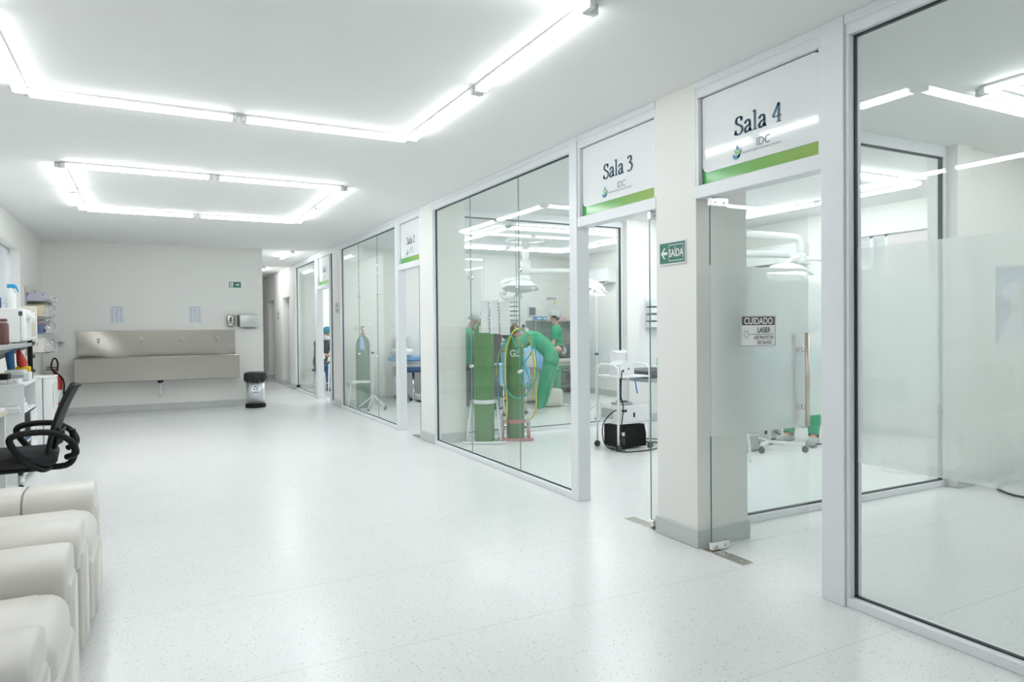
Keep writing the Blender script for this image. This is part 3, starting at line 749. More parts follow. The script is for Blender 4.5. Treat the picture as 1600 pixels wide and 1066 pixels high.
# --- black mesh office chair, turned to the desk (-X)
def office_chair():
    t = thing('office_chair', 'black mesh office chair with looped armrests at the white desk', 'chair', (-.78, 5.78, 0), math.radians(184))
    mb = MB(); n = 5
    for k in range(n):
        a = 2*PI*k/n+.3
        mb.loft([((.03*math.cos(a), .03*math.sin(a), .11), .025), ((.28*math.cos(a), .28*math.sin(a), .075), .016)], 10)
    mb.cyl((0, 0, .08), (0, 0, .14), .04); mb.build('star_base', BLACK, t)
    for k in range(n):
        a = 2*PI*k/n+.3; c = Vector((.28*math.cos(a), .28*math.sin(a), .028)); d = Vector((-math.sin(a), math.cos(a), 0))
        MB().cyl(c-d*.024, c-d*.006, .027).cyl(c+d*.006, c+d*.024, .027).cyl(c-d*.008, c+d*.008, .012).cyl(c, c+Vector((0, 0, .05)), .008).build('caster', DGREY, t)
    MB().cyl((0, 0, .12), (0, 0, .28), .028).cyl((0, 0, .28), (0, 0, .42), .018).build('gas_lift', CHROME, t)
    soft((-.22, -.25, .455), (.27, .25, .53), .10, .010).build('seat', noisy('black_fabric', (.015, .016, .018), (.03, .03, .033), 120, .9), t)
    MB().box((-.17, -.17, .41), (.17, .17, .45), .02, 3).build('seat_plate', BLACK, t)
    # mesh backrest: curved shell with slots, in a thick rim
    def bp(u, v):      # u -1..1 across, v 0..1 up
        wv = (.215+.02*math.sin(v*PI))*(1-.25*max(0, v-.75)/.25)
        return Vector((-.205-.03*v-.115*v*v+.045*u*u, u*wv, .50+.47*v))
    vs = []; fs = []; nu, nv = 12, 18
    for j in range(nv+1):
        for i in range(nu+1): vs.append(bp(-1+2*i/nu, j/nv))
    for j in range(nv):
        for i in range(nu): a = j*(nu+1)+i; fs.append((a, a+1, a+nu+2, a+nu+1))
    b = MB().add(vs+[v+Vector((-.006, 0, 0)) for v in vs], fs+[tuple(i+len(vs) for i in f[::-1]) for f in fs], True)
    br = b.build('backrest', principled('black_mesh', (.03, .032, .036), .8), t)
    rim = [bp(-1, v/10) for v in range(11)]+[bp(u/5, 1) for u in range(-4, 5)]+[bp(1, 1-v/10) for v in range(11)]+[bp(-u/5, 0) for u in range(-4, 5)]+[bp(-1, 0)]
    MB().tube(rim, .013, 8, 2).build('back_rim', BLACK, br)
    MB().tube([(-.05, 0, .42), (-.26, 0, .41), (-.315, 0, .50), (-.30, 0, .66)], .022, 8, 5).build('back_spine', BLACK, t)
    lb = MB()
    for k in range(4): lb.tube([bp(-.75, .18+.06*k)+Vector((-.02, 0, 0)), bp(0, .18+.06*k)+Vector((-.026, 0, 0)), bp(.75, .18+.06*k)+Vector((-.02, 0, 0))], .011, 6, 4)
    lb.tube([bp(-.8, .12)+Vector((-.02, 0, 0)), bp(-.8, .42)+Vector((-.02, 0, 0))], .014, 6).tube([bp(.8, .12)+Vector((-.02, 0, 0)), bp(.8, .42)+Vector((-.02, 0, 0))], .014, 6)
    lb.build('lumbar_frame', BLACK, t)
    for s_ in (-1, 1):
        y_ = s_*.285
        pts = [(-.27, s_*.22, .50), (-.325, y_, .535), (-.29, y_, .62), (-.20, y_, .675), (-.12, y_, .688), (-.02, y_, .683), (.035, y_, .66), (.03, y_, .61), (-.03, y_*.98, .52), (-.12, s_*.22, .435), (-.17, s_*.16, .43)]
        MB().tube(pts, .021, 10, 6).build('armrest', BLACK, t)
    return t
office_chair()

# --- white desk
t = thing('desk', 'white desk with pale edge behind the black office chair', 'desk', (-1.22, 5.75, 0))
MB().box((-.24, -.95, .72), (.25, .86, .75), .003).build('desktop', WPLAS, t)
MB().box((-.24, .80, 0), (.24, .83, .72)).build('side_panel', WPLAS, t); MB().box((-.24, -.94, 0), (.24, -.91, .72)).build('side_panel', WPLAS, t)
MB().box((.245, -.95, .718), (.252, .86, .752)).build('edge_band', principled('pale_wood_edge', (.62, .54, .42), .5), t)
MB().box((-.23, -.9, .3), (-.21, .8, .70)).build('modesty_panel', WPLAS, t)
t = thing('paper_stack', 'stack of white papers at the corner of the desk', 'papers', (-1.10, 6.44, .751))
MB().box((-.12, -.15, 0), (.12, .13, .012)).build('lower_sheets', PAPER, t); MB().box((-.10, -.14, .0125), (.12, .14, .018)).build('upper_sheets', PAPER, t)

# --- white cabinet with open shelves, things on it
t = thing('side_cabinet', 'white cabinet with open shelves under the grey wall shelf', 'cabinet', (-1.22, 7.9, 0))
mb = MB().box((-.24, -.40, 0), (.24, -.38, .885)).box((-.24, .36, 0), (.24, .38, .885)).box((-.25, -.41, .865), (.25, .39, .89), .003).box((-.24, -.38, .05), (-.225, .36, .86))
mb.build('carcass', WPLAS, t)
for z in (.06, .34, .62): MB().box((-.22, -.38, z), (.235, .36, z+.018)).build('shelf', WPLAS, t)
MB().box((.235, -.02, .06), (.25, .36, .60), .003).build('door', WHITE, t)
MB().tube([(.25, .02, .34), (.275, .02, .34), (.275, .02, .46), (.25, .02, .46)], .005, 6).build('door_handle', CHROME, t)
def small(name, label, cat, loc, boxes, mats, names, group=None, bev=.004):
    t = thing(name, label, cat, loc, 0, group)
    for (a, b), m_, n_ in zip(boxes, mats, names): MB().box(a, b, bev, 2).build(n_, m_, t)
    return t
small('tray', 'white slotted tray holding a black case on the cabinet', 'tray', (-1.22, 7.62, .892), [((-.2, -.10, 0), (.20, .11, .035)), ((.17, -.104, .01), (.175, -.10, .028)), ((.12, -.104, .01), (.125, -.10, .028))], [WPLAS, DGREY, DGREY], ['tray_body', 'slot', 'slot'])
small('case', 'black flat case lying in the white tray', 'case', (-1.26, 7.62, .928), [((-.16, -.09, 0), (.16, .09, .045)), ((-.03, -.02, .045), (.03, .02, .055))], [BLACK, DGREY], ['case_body', 'grip'])
small('label_printer', 'small white boxy device with grey display on the cabinet', 'device', (-1.08, 8.02, .892), [((-.10, -.11, 0), (.09, .11, .075)), ((-.07, -.113, .03), (.05, -.109, .06)), ((-.1, -.1, .075), (.05, .1, .10))], [WPLAS, GREYP, WHITE], ['housing', 'display', 'cover'])
small('document_tray', 'white trays of papers inside the cabinet shelves', 'tray', (-1.15, 7.75, .640), [((-.12, -.3, 0), (.15, .2, .02)), ((-.11, -.28, .022), (.14, .18, .05)), ((-.10, -.26, .055), (.13, .16, .10))], [WPLAS, PAPER, WPLAS], ['lower_tray', 'papers', 'upper_tray'])
small('binder', 'dark blue binder lying on the lower cabinet shelf', 'binder', (-1.13, 7.75, .360), [((-.12, -.2, 0), (.15, .15, .05)), ((-.115, -.195, .05), (.145, .145, .055))], [NAVY, DGREY], ['cover', 'label'])
# standing rolls and tools behind the cabinet
t = thing('umbrella', 'furled blue umbrella leaning upright behind the tool set', 'umbrella', (-1.16, 8.18, .892))
MB().loft([((0, 0, .0), .012), ((0, .0, .05), .03), ((-.02, .0, .28), .038), ((-.03, 0, .33), .014)], 12).build('canopy', principled('umbrella_blue', (.03, .16, .34), .5), t)
MB().cyl((-.03, 0, .32), (-.035, 0, .36), .010).build('tip', REDP, t)
t = thing('power_drill', 'red and yellow tool standing beside the blue umbrella', 'tool', (-1.07, 8.20, .892))
MB().loft([((-.01, 0, .06), .03), ((-.01, 0, .16), .045), ((-.03, 0, .24), .028), ((-.04, 0, .29), .012)], 14).build('red_shell', REDP, t)
MB().box((-.06, -.035, .0), (.05, .035, .07), .012, 3).build('base', principled('tool_dark_red', (.25, .02, .02), .5), t)
MB().box((-.06, -.038, .065), (.06, .038, .125), .015, 3).build('yellow_grip', principled('tool_yellow', (.85, .55, .02), .4), t)
t = thing('tape_roll', 'yellow tool with black end left of the blue umbrella', 'tool', (-1.24, 8.05, .892+.0))
MB().box((-.08, -.03, .0), (.06, .03, .07), .012, 3).build('yellow_body', MATS['tool_yellow'], t)
MB().box((-.105, -.032, .005), (-.075, .032, .065), .008, 2).build('black_end', BLACK, t)
t = thing('camera_stand', 'folded black stand standing upright at the back of the cabinet', 'stand', (-1.02, 8.25, .892))
MB().box((-.02, -.02, 0), (.02, .02, .40), .006).build('column', BLACK, t)
for z in (.06, .20, .33): MB().box((.018, -.015, z), (.04, .015, z+.035), .005).build('clamp_knob', DGREY, t)

# --- grey wall shelf with what stands on it
t = thing('wall_shelf', 'grey metal wall shelf on brackets above the white cabinet', 'shelf', (XL, 7.55, 1.21))
MB().box((0, -1.15, .0), (.48, 1.15, .035), .004).build('shelf_board', principled('shelf_grey', (.42, .44, .44), .4, .2), t)
for yy in (-.75, -.05, .95): MB().prism([(0, yy-.012, 0), (.44, yy-.012, 0), (.40, yy-.012, -.03), (.03, yy-.012, -.20), (0, yy-.012, -.24)], (0, .024, 0)).build('bracket', MATS['shelf_grey'], t)
t = thing('sterilizer_oven', 'white boxy sterilizer oven with door to the right on the grey shelf', 'oven', (-1.24, 8.02, 1.246))
MB().box((-.22, -.22, .01), (.20, .24, .325), .008, 2).build('housing', WHITE, t)
MB().box((.20, -.215, .02), (.235, .235, .315), .012, 3).build('oven_door', WHITE, t)
MB().prism([(.235, -.1, .24), (.285, -.1, .235), (.285, -.1, .247), (.235, -.1, .285)], (0, .25, 0)).build('upper_handle', WPLAS, t)
MB().prism([(.235, -.1, .02), (.285, -.1, .045), (.285, -.1, .058), (.235, -.1, .055)], (0, .25, 0)).build('lower_handle', WPLAS, t)
MB().box((.19, -.222, .255), (.222, -.214, .295), .003).build('display', DGREY, t)
for yy in (-.18, .2): MB().cyl((.1, yy, 0), (.1, yy, .012), .015).build('foot', BLACK, t)
t = thing('thermos_bottle', 'dark brown bottle with loop cap standing on the grey shelf', 'bottle', (-1.075, 7.22, 1.246))
MB().lathe((0, 0, 0), [(.034, 0), (.037, .006), (.037, .165), (.030, .182), (.024, .188)], 24).build('body', principled('bottle_brown', (.17, .075, .065), .4), t)
MB().lathe((0, 0, .188), [(.022, 0), (.027, .002), (.027, .026), (.022, .03)], 20).build('cap', MATS['bottle_brown'], t)
MB().cyl((0, 0, .186), (0, 0, .192), .0275).build('steel_neck', CHROME, t)
t = thing('spray_bottle', 'white spray bottle with blue trigger on top of the sterilizer oven', 'bottle', (-1.12, 7.93, 1.573))
MB().lathe((0, 0, 0), [(.04, 0), (.043, .01), (.043, .12), (.02, .16), (.016, .19)], 20).build('body', WPLAS, t)
MB().box((-.03, -.015, .185), (.04, .015, .225), .01, 3).prism([(.03, -.01, .20), (.055, -.01, .15), (.062, -.01, .155), (.045, -.01, .21)], (0, .02, 0)).build('trigger_head', principled('trigger_blue', (.03, .35, .65), .4), t)
t = thing('spray_bottle', 'small dark blue bottle left of the white spray bottle', 'bottle', (-1.22, 7.90, 1.573))
MB().lathe((0, 0, 0), [(.028, 0), (.03, .01), (.03, .09), (.014, .115), (.012, .13)], 20).build('body', principled('bottle_blue', (.04, .10, .25), .4), t); MB().cyl((0, 0, .13), (0, 0, .15), .014).build('cap', BLACK, t)
small('folder', 'beige folder box standing behind the sterilizer oven', 'folder', (-1.08, 8.40, 1.246), [((-.11, -.03, 0), (.10, .04, .36)), ((-.1, -.033, .2), (.09, -.03, .30))], [BEIGE, PAPER], ['folder_body', 'spine_label'])

# --- fridge
t = thing('refrigerator', 'white low refrigerator with thick door by the left wall', 'refrigerator', (-1.205, 9.42, 0))
MB().box((-.27, -.22, .03), (.17, .22, .835), .008, 2).build('body', WHITE, t)
MB().box((.175, -.22, .05), (.275, .22, .84), .02, 3).build('door', WHITE, t)
MB().box((-.272, -.225, .835), (.28, .225, .85), .005).build('top', WPLAS, t)
MB().box((.275, -.22, .5), (.285, -.19, .78), .003).build('door_grip', WPLAS, t)
for x_ in (-.2, .12): MB().cyl((x_, -.2, 0), (x_, -.2, .04), .02).build('foot', BLACK, t)

# --- wall pockets with clear packs
t = thing('pocket_rack', 'wall rack of shelves for clear plastic packs in the left back corner', 'rack', (XL, 11.9, 1.05))
for z in (.0, .26, .50, .72): MB().box((0, -.35, z), (.24, .62, z+.008)).build('rack_shelf', PLASTIC if z else STEEL, t)
for yy in (-.35, .60): MB().box((0, yy, -.02), (.02, yy+.02, .92)).build('rack_upright', GREYP, t)
t = thing('ledge', 'narrow steel ledge beside the corner on the end wall', 'shelf', (-1.30, YB, 1.17))
MB().box((-.17, -.30, 0), (.13, -.001, .02), .003).build('board', STEEL, t)
rr = random.Random(11)
PK = [principled('pack_'+n, c, .6) for n, c in (('white', (.78, .78, .8)), ('pink', (.72, .5, .47)), ('lilac', (.5, .47, .6)), ('tan', (.68, .6, .42)), ('grey', (.62, .64, .66)), ('navy', (.12, .15, .28)), ('pale', (.8, .74, .72)))]
NMS = ['white', 'pink', 'lilac', 'tan', 'grey', 'navy', 'pale pink']
LV = ['bottom', 'second', 'third', 'top']
def crinkle(w_, d_, h_, r):
    t = bmesh.new(); bmesh.ops.create_cube(t, size=1); bmesh.ops.subdivide_edges(t, edges=list(t.edges), cuts=2, use_grid_fill=True)
    for v in t.verts:
        v.co = Vector((v.co.x*d_, v.co.y*w_, (v.co.z+.5)*h_))+Vector((r.uniform(-1, 1)*.022, r.uniform(-1, 1)*.006, r.uniform(-.2, 1)*.035*(v.co.z > 0)))
    t.verts.index_update(); return MB().bm(t, False)
for li, z in enumerate((.013, .273, .513, .733)):
    for k in range(7):
        y_ = 11.62+k*.13+rr.uniform(-.01, .01); ci = rr.choice([0, 0, 1, 2, 3, 4, 5, 6, 6, 1][:10])
        if li == 3: ci = rr.choice([2, 4, 0])
        hh = rr.uniform(.10, .19) if li < 3 else rr.uniform(.05, .12)
        o = crinkle(.115, .19, hh, rr).build('plastic_pack', PK[ci]); o.location = (XL+.125, y_, 1.05+z)
        tag(o, 'crinkled %s pack, %s shelf of the corner rack, number %s from the camera' % (NMS[ci], LV[li], ['one', 'two', 'three', 'four', 'five', 'six', 'seven', 'eight', 'nine'][k]), 'pack', 'clear packs in the corner rack')
        if k % 2 == 0:
            p = crinkle(.12, .05, hh*.8, rr).build('clear_bag', PLASTIC, o, loc=(.125, 0, .01))
# --- fire extinguisher
t = thing('fire_extinguisher', 'red fire extinguisher with black hose in the back left corner', 'fire extinguisher', (-1.28, 13.0, .0))
MB().lathe((0, 0, 0), [(.085, 0), (.09, .01), (.09, .58), (.075, .65), (.035, .69), (.03, .71)], 28).build('cylinder', REDP, t)
MB().lathe((0, 0, .24), [(.0906, 0), (.0906, .2)], 28).build('label_band', EXW, t)
MB().box((-.03, -.092, .30), (.03, -.0905, .40)).build('label_print', INK, t)
MB().cyl((0, 0, .70), (0, 0, .74), .028).cyl((-.05, 0, .735), (.03, 0, .735), .014).build('valve', BRASS, t)
MB().box((-.13, -.012, .75), (.04, .012, .765), .003).box((-.12, -.012, .78), (.03, .012, .795), .003).build('lever', BLACK, t)
MB().tube([(.02, 0, .735), (.03, 0, .85), (-.0, 0, .93), (-.04, 0, .90), (-.04, -.06, .76), (.10, -.04, .60), (.105, -.01, .35)], .012, 8, 6).build('hose', BLACK, t)

# ================================================================== PEOPLE
def V(*a): return Vector(a)
def pose(ph=.92, lean=0, hpitch=0, hyaw=0, arms=(((0, 0, -1), (0, 0, -1)),)*2, legs=(((0, 0, -1), (0, 0, -1)),)*2, spread=.09, curl=0):
    """arms/legs: (left, right) pairs of direction vectors; x forward, y to the figure's left"""
    J = {}; s_ = V(math.sin(lean), 0, math.cos(lean)); l2 = lean+curl; s2 = V(math.sin(l2), 0, math.cos(l2))
    J['pelvis'] = V(0, 0, ph); J['waist'] = J['pelvis']+s_*.17; J['chest'] = J['waist']+s2*.21; J['neck'] = J['chest']+s2*.165
    fp = l2+hpitch; hu = V(math.sin(fp), 0, math.cos(fp)); hf = V(math.cos(fp), 0, -math.sin(fp))
    R = Matrix.Rotation(hyaw, 3, hu); hf = R @ hf
    J['u'], J['f'] = hu, hf; J['jaw'] = J['neck']+hu*.085+hf*.02; J['head'] = J['neck']+hu*.17+hf*.012; J['crown'] = J['head']+hu*.055
    J['side'] = hu.cross(hf).normalized()
    for i, (k, sg) in enumerate((('L', 1), ('R', -1))):
        J['sh'+k] = J['chest']+s2*.095+V(0, sg*.175, 0)
        a, b = arms[i]; J['el'+k] = J['sh'+k]+V(*a).normalized()*.285; J['wr'+k] = J['el'+k]+V(*b).normalized()*.24; J['hd'+k] = V(*b).normalized()
        J['hip'+k] = J['pelvis']+V(0, sg*spread, -.06)
        a, b = legs[i]; J['kn'+k] = J['hip'+k]+V(*a).normalized()*.41; J['an'+k] = J['kn'+k]+V(*b).normalized()*.40
        J['to'+k] = J['an'+k]+V(.17, sg*.03, -.045)
    return J
def person(label, loc, rot, J, tops=SCRUB, pants=SCRUB, cap=CAPG, mask=True, sleeve=.75, shoes=DGREY, gloves=False, group=None, bouffant=1.0, hair=None, scale=1.0):
    pts = []; rad = []; edges = []; bones = []
    def nd(p, r): pts.append(Vector(p)); rad.append(r); return len(pts)-1
    def bone(a, b, nm): edges.append((a, b)); bones.append((a, b, nm))
    pe = nd(J['pelvis'], .125); wa = nd(J['waist'], .118); ch = nd(J['chest'], .135); up = nd(J['chest']*.4+J['neck']*.6, .085); ne = nd(J['neck'], .052); jw = nd(J['jaw'], .066); hd = nd(J['head'], .090); cr = nd(J['crown'], .074)
    bone(pe, wa, 'torso'); bone(wa, ch, 'torso'); bone(ch, up, 'torso'); bone(up, ne, 'neck'); bone(ne, jw, 'head'); bone(jw, hd, 'head'); bone(hd, cr, 'head')
    ns = nd(J['head']+J['f']*.098-J['u']*.025, .011); bone(hd, ns, 'head')
    for sg in (1, -1):
        e = nd(J['head']+J['side']*sg*.094-J['u']*.015, .014); bone(hd, e, 'head')
    for k in 'LR':
        sh = nd(J['sh'+k], .062); el = nd(J['el'+k], .042); wr = nd(J['wr'+k], .026); d = J['hd'+k]
        mid = nd((J['el'+k]*.65+J['wr'+k]*.35), .040)
        bone(ch, sh, 'torso'); bone(sh, el, 'uarm'); bone(el, mid, 'farm'); bone(mid, wr, 'farm')
        pa = nd(J['wr'+k]+d*.055, .030); bone(wr, pa, 'hand')
        sd = d.cross(V(0, 0, 1)); sd = sd.normalized() if sd.length > .3 else V(0, 1, 0)
        dn = sd.cross(d).normalized()
        for q, (o_, l_) in enumerate(((-.030, .068), (-.010, .080), (.011, .076), (.030, .060))):
            a = nd(J['wr'+k]+d*.095+sd*o_, .0095); b = nd(J['wr'+k]+d*(.095+l_*.55)+sd*o_*1.1-dn*.008, .0085); c = nd(J['wr'+k]+d*(.095+l_)+sd*o_*1.15-dn*.024, .007)
            bone(pa, a, 'hand'); bone(a, b, 'hand'); bone(b, c, 'hand')
        a = nd(J['wr'+k]+d*.05-sd*.042-dn*.012, .011); b = nd(J['wr'+k]+d*.088-sd*.056-dn*.026, .0085); bone(pa, a, 'hand'); bone(a, b, 'hand')
        hp = nd(J['hip'+k], .098); kn = nd(J['kn'+k], .060); cf = nd(J['kn'+k]*.7+J['an'+k]*.3, .058); an = nd(J['an'+k], .040); to = nd(J['to'+k], .034)
        bone(pe, hp, 'hip'); bone(hp, kn, 'thigh'); bone(kn, cf, 'shin'); bone(cf, an, 'shin'); bone(an, to, 'foot')
    me = bpy.data.meshes.new('person'); me.from_pydata([tuple(p) for p in pts], edges, [])
    tmp = bpy.data.objects.new('person_tmp', me); COL.objects.link(tmp)
    sk_ = tmp.modifiers.new('skin', 'SKIN'); sk_.use_smooth_shade = True; sk_.branch_smoothing = .3
    for i, sv in enumerate(me.skin_vertices[0].data): sv.radius = (rad[i], rad[i]); sv.use_root = (i == 0)
    ss = tmp.modifiers.new('sub', 'SUBSURF'); ss.levels = 2; ss.render_levels = 2
    dg = bpy.context.evaluated_depsgraph_get(); body_me = bpy.data.meshes.new_from_object(tmp.evaluated_get(dg)); bpy.data.objects.remove(tmp)
    body_me.materials.clear(); body_me.materials.append(SKIN)
    for p in body_me.polygons: p.use_smooth = True
    body_me.name = 'person'
    o = bpy.data.objects.new('person', body_me); COL.objects.link(o); o.location = loc; o.rotation_euler = rot; o.scale = (scale,)*3
    tag(o, label, 'person', group)
    def near(p):
        best = None
        for a, b, nm in bones:
            A, B = pts[a], pts[b]; ab = B-A; tt = max(0, min(1, (p-A).dot(ab)/max(ab.length_squared, 1e-9)))
            dd = (p-(A+ab*tt)).length-(rad[a]*(1-tt)+rad[b]*tt)
            if best is None or dd < best[0]: best = (dd, nm, tt)
        return best[1], best[2]
    lab = [near(p.center) for p in body_me.polygons]
    def garment(name, sel, off, mat):
        nv = [v.co+v.normal*off for v in body_me.vertices]; used_ = {}; vs = []; fs = []
        for p, (nm, tt) in zip(body_me.polygons, lab):
            if sel(nm, tt):
                f = []
                for i in p.vertices:
                    if i not in used_: used_[i] = len(vs); vs.append(nv[i])
                    f.append(used_[i])
                fs.append(f)
        if not fs: return
        g = MB().add(vs, fs, True).build(name, mat, o)
        md = g.modifiers.new('solid', 'SOLIDIFY'); md.thickness = .008; md.offset = 1
        return g
    garment('shirt', lambda n_, t_: n_ == 'torso' or (n_ == 'uarm' and t_ < sleeve) or (n_ == 'farm' and sleeve > 1) or n_ == 'hip' or (n_ == 'thigh' and t_ < .12) or (n_ == 'neck' and t_ < .15), .020, tops)
    garment('trousers', lambda n_, t_: n_ in ('thigh', 'shin', 'hip'), .012, pants)
    for k in 'LR':
        d = (J['to'+k]-J['an'+k]); d.z = 0; d.normalize(); c = J['an'+k]+d*.07
        c.z = J['an'+k].z-.045
        rz_ = math.atan2(d.y, d.x)
        M_ = Matrix.Translation(c) @ Matrix.Rotation(rz_, 4, 'Z')
        sh_ = soft((-.14, -.052, -.04), (.145, .052, .045), .10, .008); sh_.v = [M_ @ v for v in sh_.v]; sh_.build('shoe', shoes, o)
    if gloves: garment('gloves', lambda n_, t_: n_ == 'hand', .003, PAPER)
    C_ = J['head']+J['u']*.018
    if hair:
        MB().sphere(C_, .112, 20, lambda q: q.dot(J['u']) > -.035+q.dot(J['f'])*.9 or (q.dot(J['f']) < -.02 and q.dot(J['u']) > -.09)).build('hair', hair, o)
    if cap:
        R_ = .120*bouffant
        MB().sphere(C_+J['u']*.012-J['f']*.008*bouffant, R_, 24, lambda q: q.dot(J['u']) > -.012+q.dot(J['f'])*.45).build('cap', cap, o)
    if mask:
        mk = MB().sphere(J['head']-J['u']*.055+J['f']*.012, (.098, .098, .098), 20, lambda q: q.dot(J['f']) > .035 and abs(q.dot(J['u'])) < .055).build('mask', MASKM, o)
    for sg in (1, -1):
        MB().sphere(J['head']+J['f']*.087+J['side']*sg*.032+J['u']*.004, .0105, 10).build('eye', INK, o)
    return o

SD = ((.05, .12, -1), (.15, .05, -1))
STAND = (((.02, .02, -1), (-.02, 0, -1)), ((.02, -.02, -1), (-.02, 0, -1)))
gtc = 'people in the third glazed room'
# P1: left, green scrubs, beside the table foot, seen from its right side (facing image-right)
A1 = (((.5, .1, -.8), (.9, -.1, -.1)), ((.5, -.1, -.8), (.9, .1, -.1)))
person('person in green scrubs and grey cap, leftmost in the operating group, looking down', (4.88, 11.1, 0), (0, 0, math.radians(-10)), pose(.84, .12, .5, arms=A1, legs=STAND), SCRUB, GREYT, CAPG, True, scale=.97)
person('person with dark grey hair cover and mask, head bent, behind the white papers', (5.30, 11.62, 0), (0, 0, math.radians(-50)), pose(.90, .2, .55, arms=A1, legs=STAND), DARKT, GREYT, principled('dark_cap', (.15, .17, .17), .9), True)
person('person in dark t-shirt reaching bare forearms over the table end', (5.02, 10.38, 0), (0, 0, math.radians(38)), pose(.90, .25, .4, arms=(((.5, .15, -.75), (.95, -.15, .05)), ((.55, -.1, -.7), (.95, .1, .12))), legs=STAND), DARKT, GREYT, CAPG, True, sleeve=.7)
# P4 bending over the table, seen from behind
person('person in green scrubs bending deeply over the patient, back to the corridor', (5.95, 9.95, 0), (0, 0, math.radians(138)), pose(.86, .62, .25, curl=.42, arms=(((.7, .1, -.7), (.9, -.2, -.1)), ((.7, -.1, -.7), (.9, .2, -.1))), legs=(((.30, .08, -1), (.20, .0, -1)), ((.20, -.06, -1), (.28, 0, -1)))), SCRUB, SCRUB, None, False, hair=principled('dark_hair', (.02, .015, .012), .7), scale=1.04, shoes=GREYP)
person('person in green scrubs with grey bouffant cap standing beyond the patient head', (7.18, 11.80, 0), (0, 0, math.radians(150)), pose(.88, .03, .1, arms=(((.25, .2, -1), (.3, .1, -1)), ((.05, -.25, -1), (.35, -.05, -1))), legs=STAND), SCRUB, SCRUB, CAPG, False, bouffant=1.15, hair=MATS['dark_hair'], scale=.97)
# patient lying along +X, head to the right
pt = person('person lying face up on the operating table under a blue drape, wearing a cap', (5.08, 11.0, .90), (0, -PI/2, PI), pose(.93, 0, 0, arms=(((0, .12, -1), (0, .0, -1)), ((0, -.12, -1), (0, .0, -1))), legs=STAND), BLUEC, BLUEC, CAPG, False, sleeve=1.1, scale=1.0)
# operating table
def op_table(loc, label, rz=0, top=CREAM, base=BEIGE, Lh=1.0):
    t = thing('operating_table', label, 'operating table', loc, rz)
    soft((-Lh, -.27, .70), (Lh, .27, .78), .04).build('mattress', top, t)
    MB().box((-Lh+.02, -.25, .655), (Lh-.02, .25, .70), .006).build('table_frame', base, t)
    MB().box((-.14, -.12, .12), (.14, .12, .66), .03, 3).build('column', base, t)
    MB().box((-.45, -.25, .05), (.45, .25, .14), .03, 3).build('base', base, t)
    for x_ in (-.4, .4):
        for y_ in (-.22, .22): MB().cyl((x_-.02, y_-.012, .035), (x_-.02, y_+.012, .035), .035).cyl((x_-.02, y_, .03), (x_-.02, y_, .07), .01).build('caster', DGREY, t)
    for s_ in (-1, 1): MB().cyl((-.7, s_*.285, .68), (.8, s_*.285, .68), .009).build('side_rail', CHROME, t)
    return t
tb = op_table((6.12, 11.0, 0), 'cream operating table with the capped patient, in the third glazed room')
soft((.55, -.17, .785), (.98, .17, .83), .05, .01).build('head_cushion', DGREY, tb)
def drape(name, label, xa, xb, yc, hw_, top, hump, drop, mat, cat='drape'):
    nx, ny = 34, 30; vs = []; fs = []; r = random.Random(3)
    for i in range(nx+1):
        for j in range(ny+1):
            u = xa+(xb-xa)*i/nx; v = -1.75+3.5*j/ny
            if abs(v) <= 1: yv = v*hw_; z = top+hump*max(0, 1-(v/.85)**2)**.7*(.75+.25*math.sin((u-xa)/(xb-xa)*PI))
            else: e = (abs(v)-1); yv = math.copysign(hw_+.015+.02*math.sin(u*23+v)*e, v); z = top-e/.75*drop*(.85+.15*math.sin(u*7+1))
            vs.append((u+.012*math.sin(v*7+u*5), yc+yv, z+.006*math.sin(u*31+v*9)))
    for i in range(nx):
        for j in range(ny): a = i*(ny+1)+j; fs.append((a, a+1, a+ny+2, a+ny+1))
    o = MB(((xa+xb)/2, yc, top)).add(vs, fs, True).build(name, mat); md = o.modifiers.new('solid', 'SOLIDIFY'); md.thickness = .004
    return tag(o, label, cat)
drape('surgical_drape', 'light blue drape covering the patient beside the bending surgeon', 5.15, 6.52, 11.0, .30, .83, .27, .26, BLUEC)

# wall and furniture of that room
t = thing('instrument_cabinet', 'grey steel supply cabinet with boxes on top at the back of the third room', 'cabinet', (7.42, 12.32, 0))
CABG = principled('cabinet_grey_green', (.42, .47, .45), .4, .3)
MB().box((-.55, -.2, 1.46), (.56, .22, 1.49), .003).build('top_shelf', STEEL, t)
MB().box((-.54, .19, .1), (.55, .21, 1.46)).build('back_panel', CABG, t)
for x_ in (-.54, .52): MB().box((x_, -.19, 0), (x_+.03, -.16, 1.46)).build('upright', CABG, t)
for z in (.12, .45, 1.0): MB().box((-.54, -.19, z), (.55, .2, z+.02)).build('shelf', CABG, t)
def supply(x, w_, h_, col, lab, z=1.491):
    o = small('supply_box', lab, 'box', (x, 12.3, z), [((-w_/2, -.08, 0), (w_/2, .08, h_)), ((-w_/2+.02, -.082, h_*.35), (w_/2-.02, -.079, h_*.65))], [principled('box_'+lab.split()[0], col, .6), PAPER], ['carton', 'label_strip'], 'supply boxes on the steel cabinet')
supply(7.02, .13, .08, (.08, .32, .62), 'blue supply box at the left end of the steel cabinet top')
supply(7.16, .12, .075, (.15, .45, .72), 'azure supply box next to the blue one on the cabinet')
supply(7.42, .11, .07, (.75, .35, .38), 'pink supply box in the middle of the steel cabinet top')
supply(7.55, .12, .065, (.80, .45, .46), 'salmon supply box right of the pink one')
supply(7.68, .11, .06, (.85, .6, .6), 'pale supply box at the right end of the pink boxes')
t = thing('monitor', 'small dark wall monitor above the steel supply cabinet', 'monitor', (7.02, 12.54, 1.58)); MB().box((-.09, -.03, 0), (.09, -.002, .20), .004).build('bezel', WPLAS, t); MB().box((-.07, -.034, .02), (.075, -.03, .18)).build('screen', principled('screen_slate', (.09, .12, .15), .2), t)
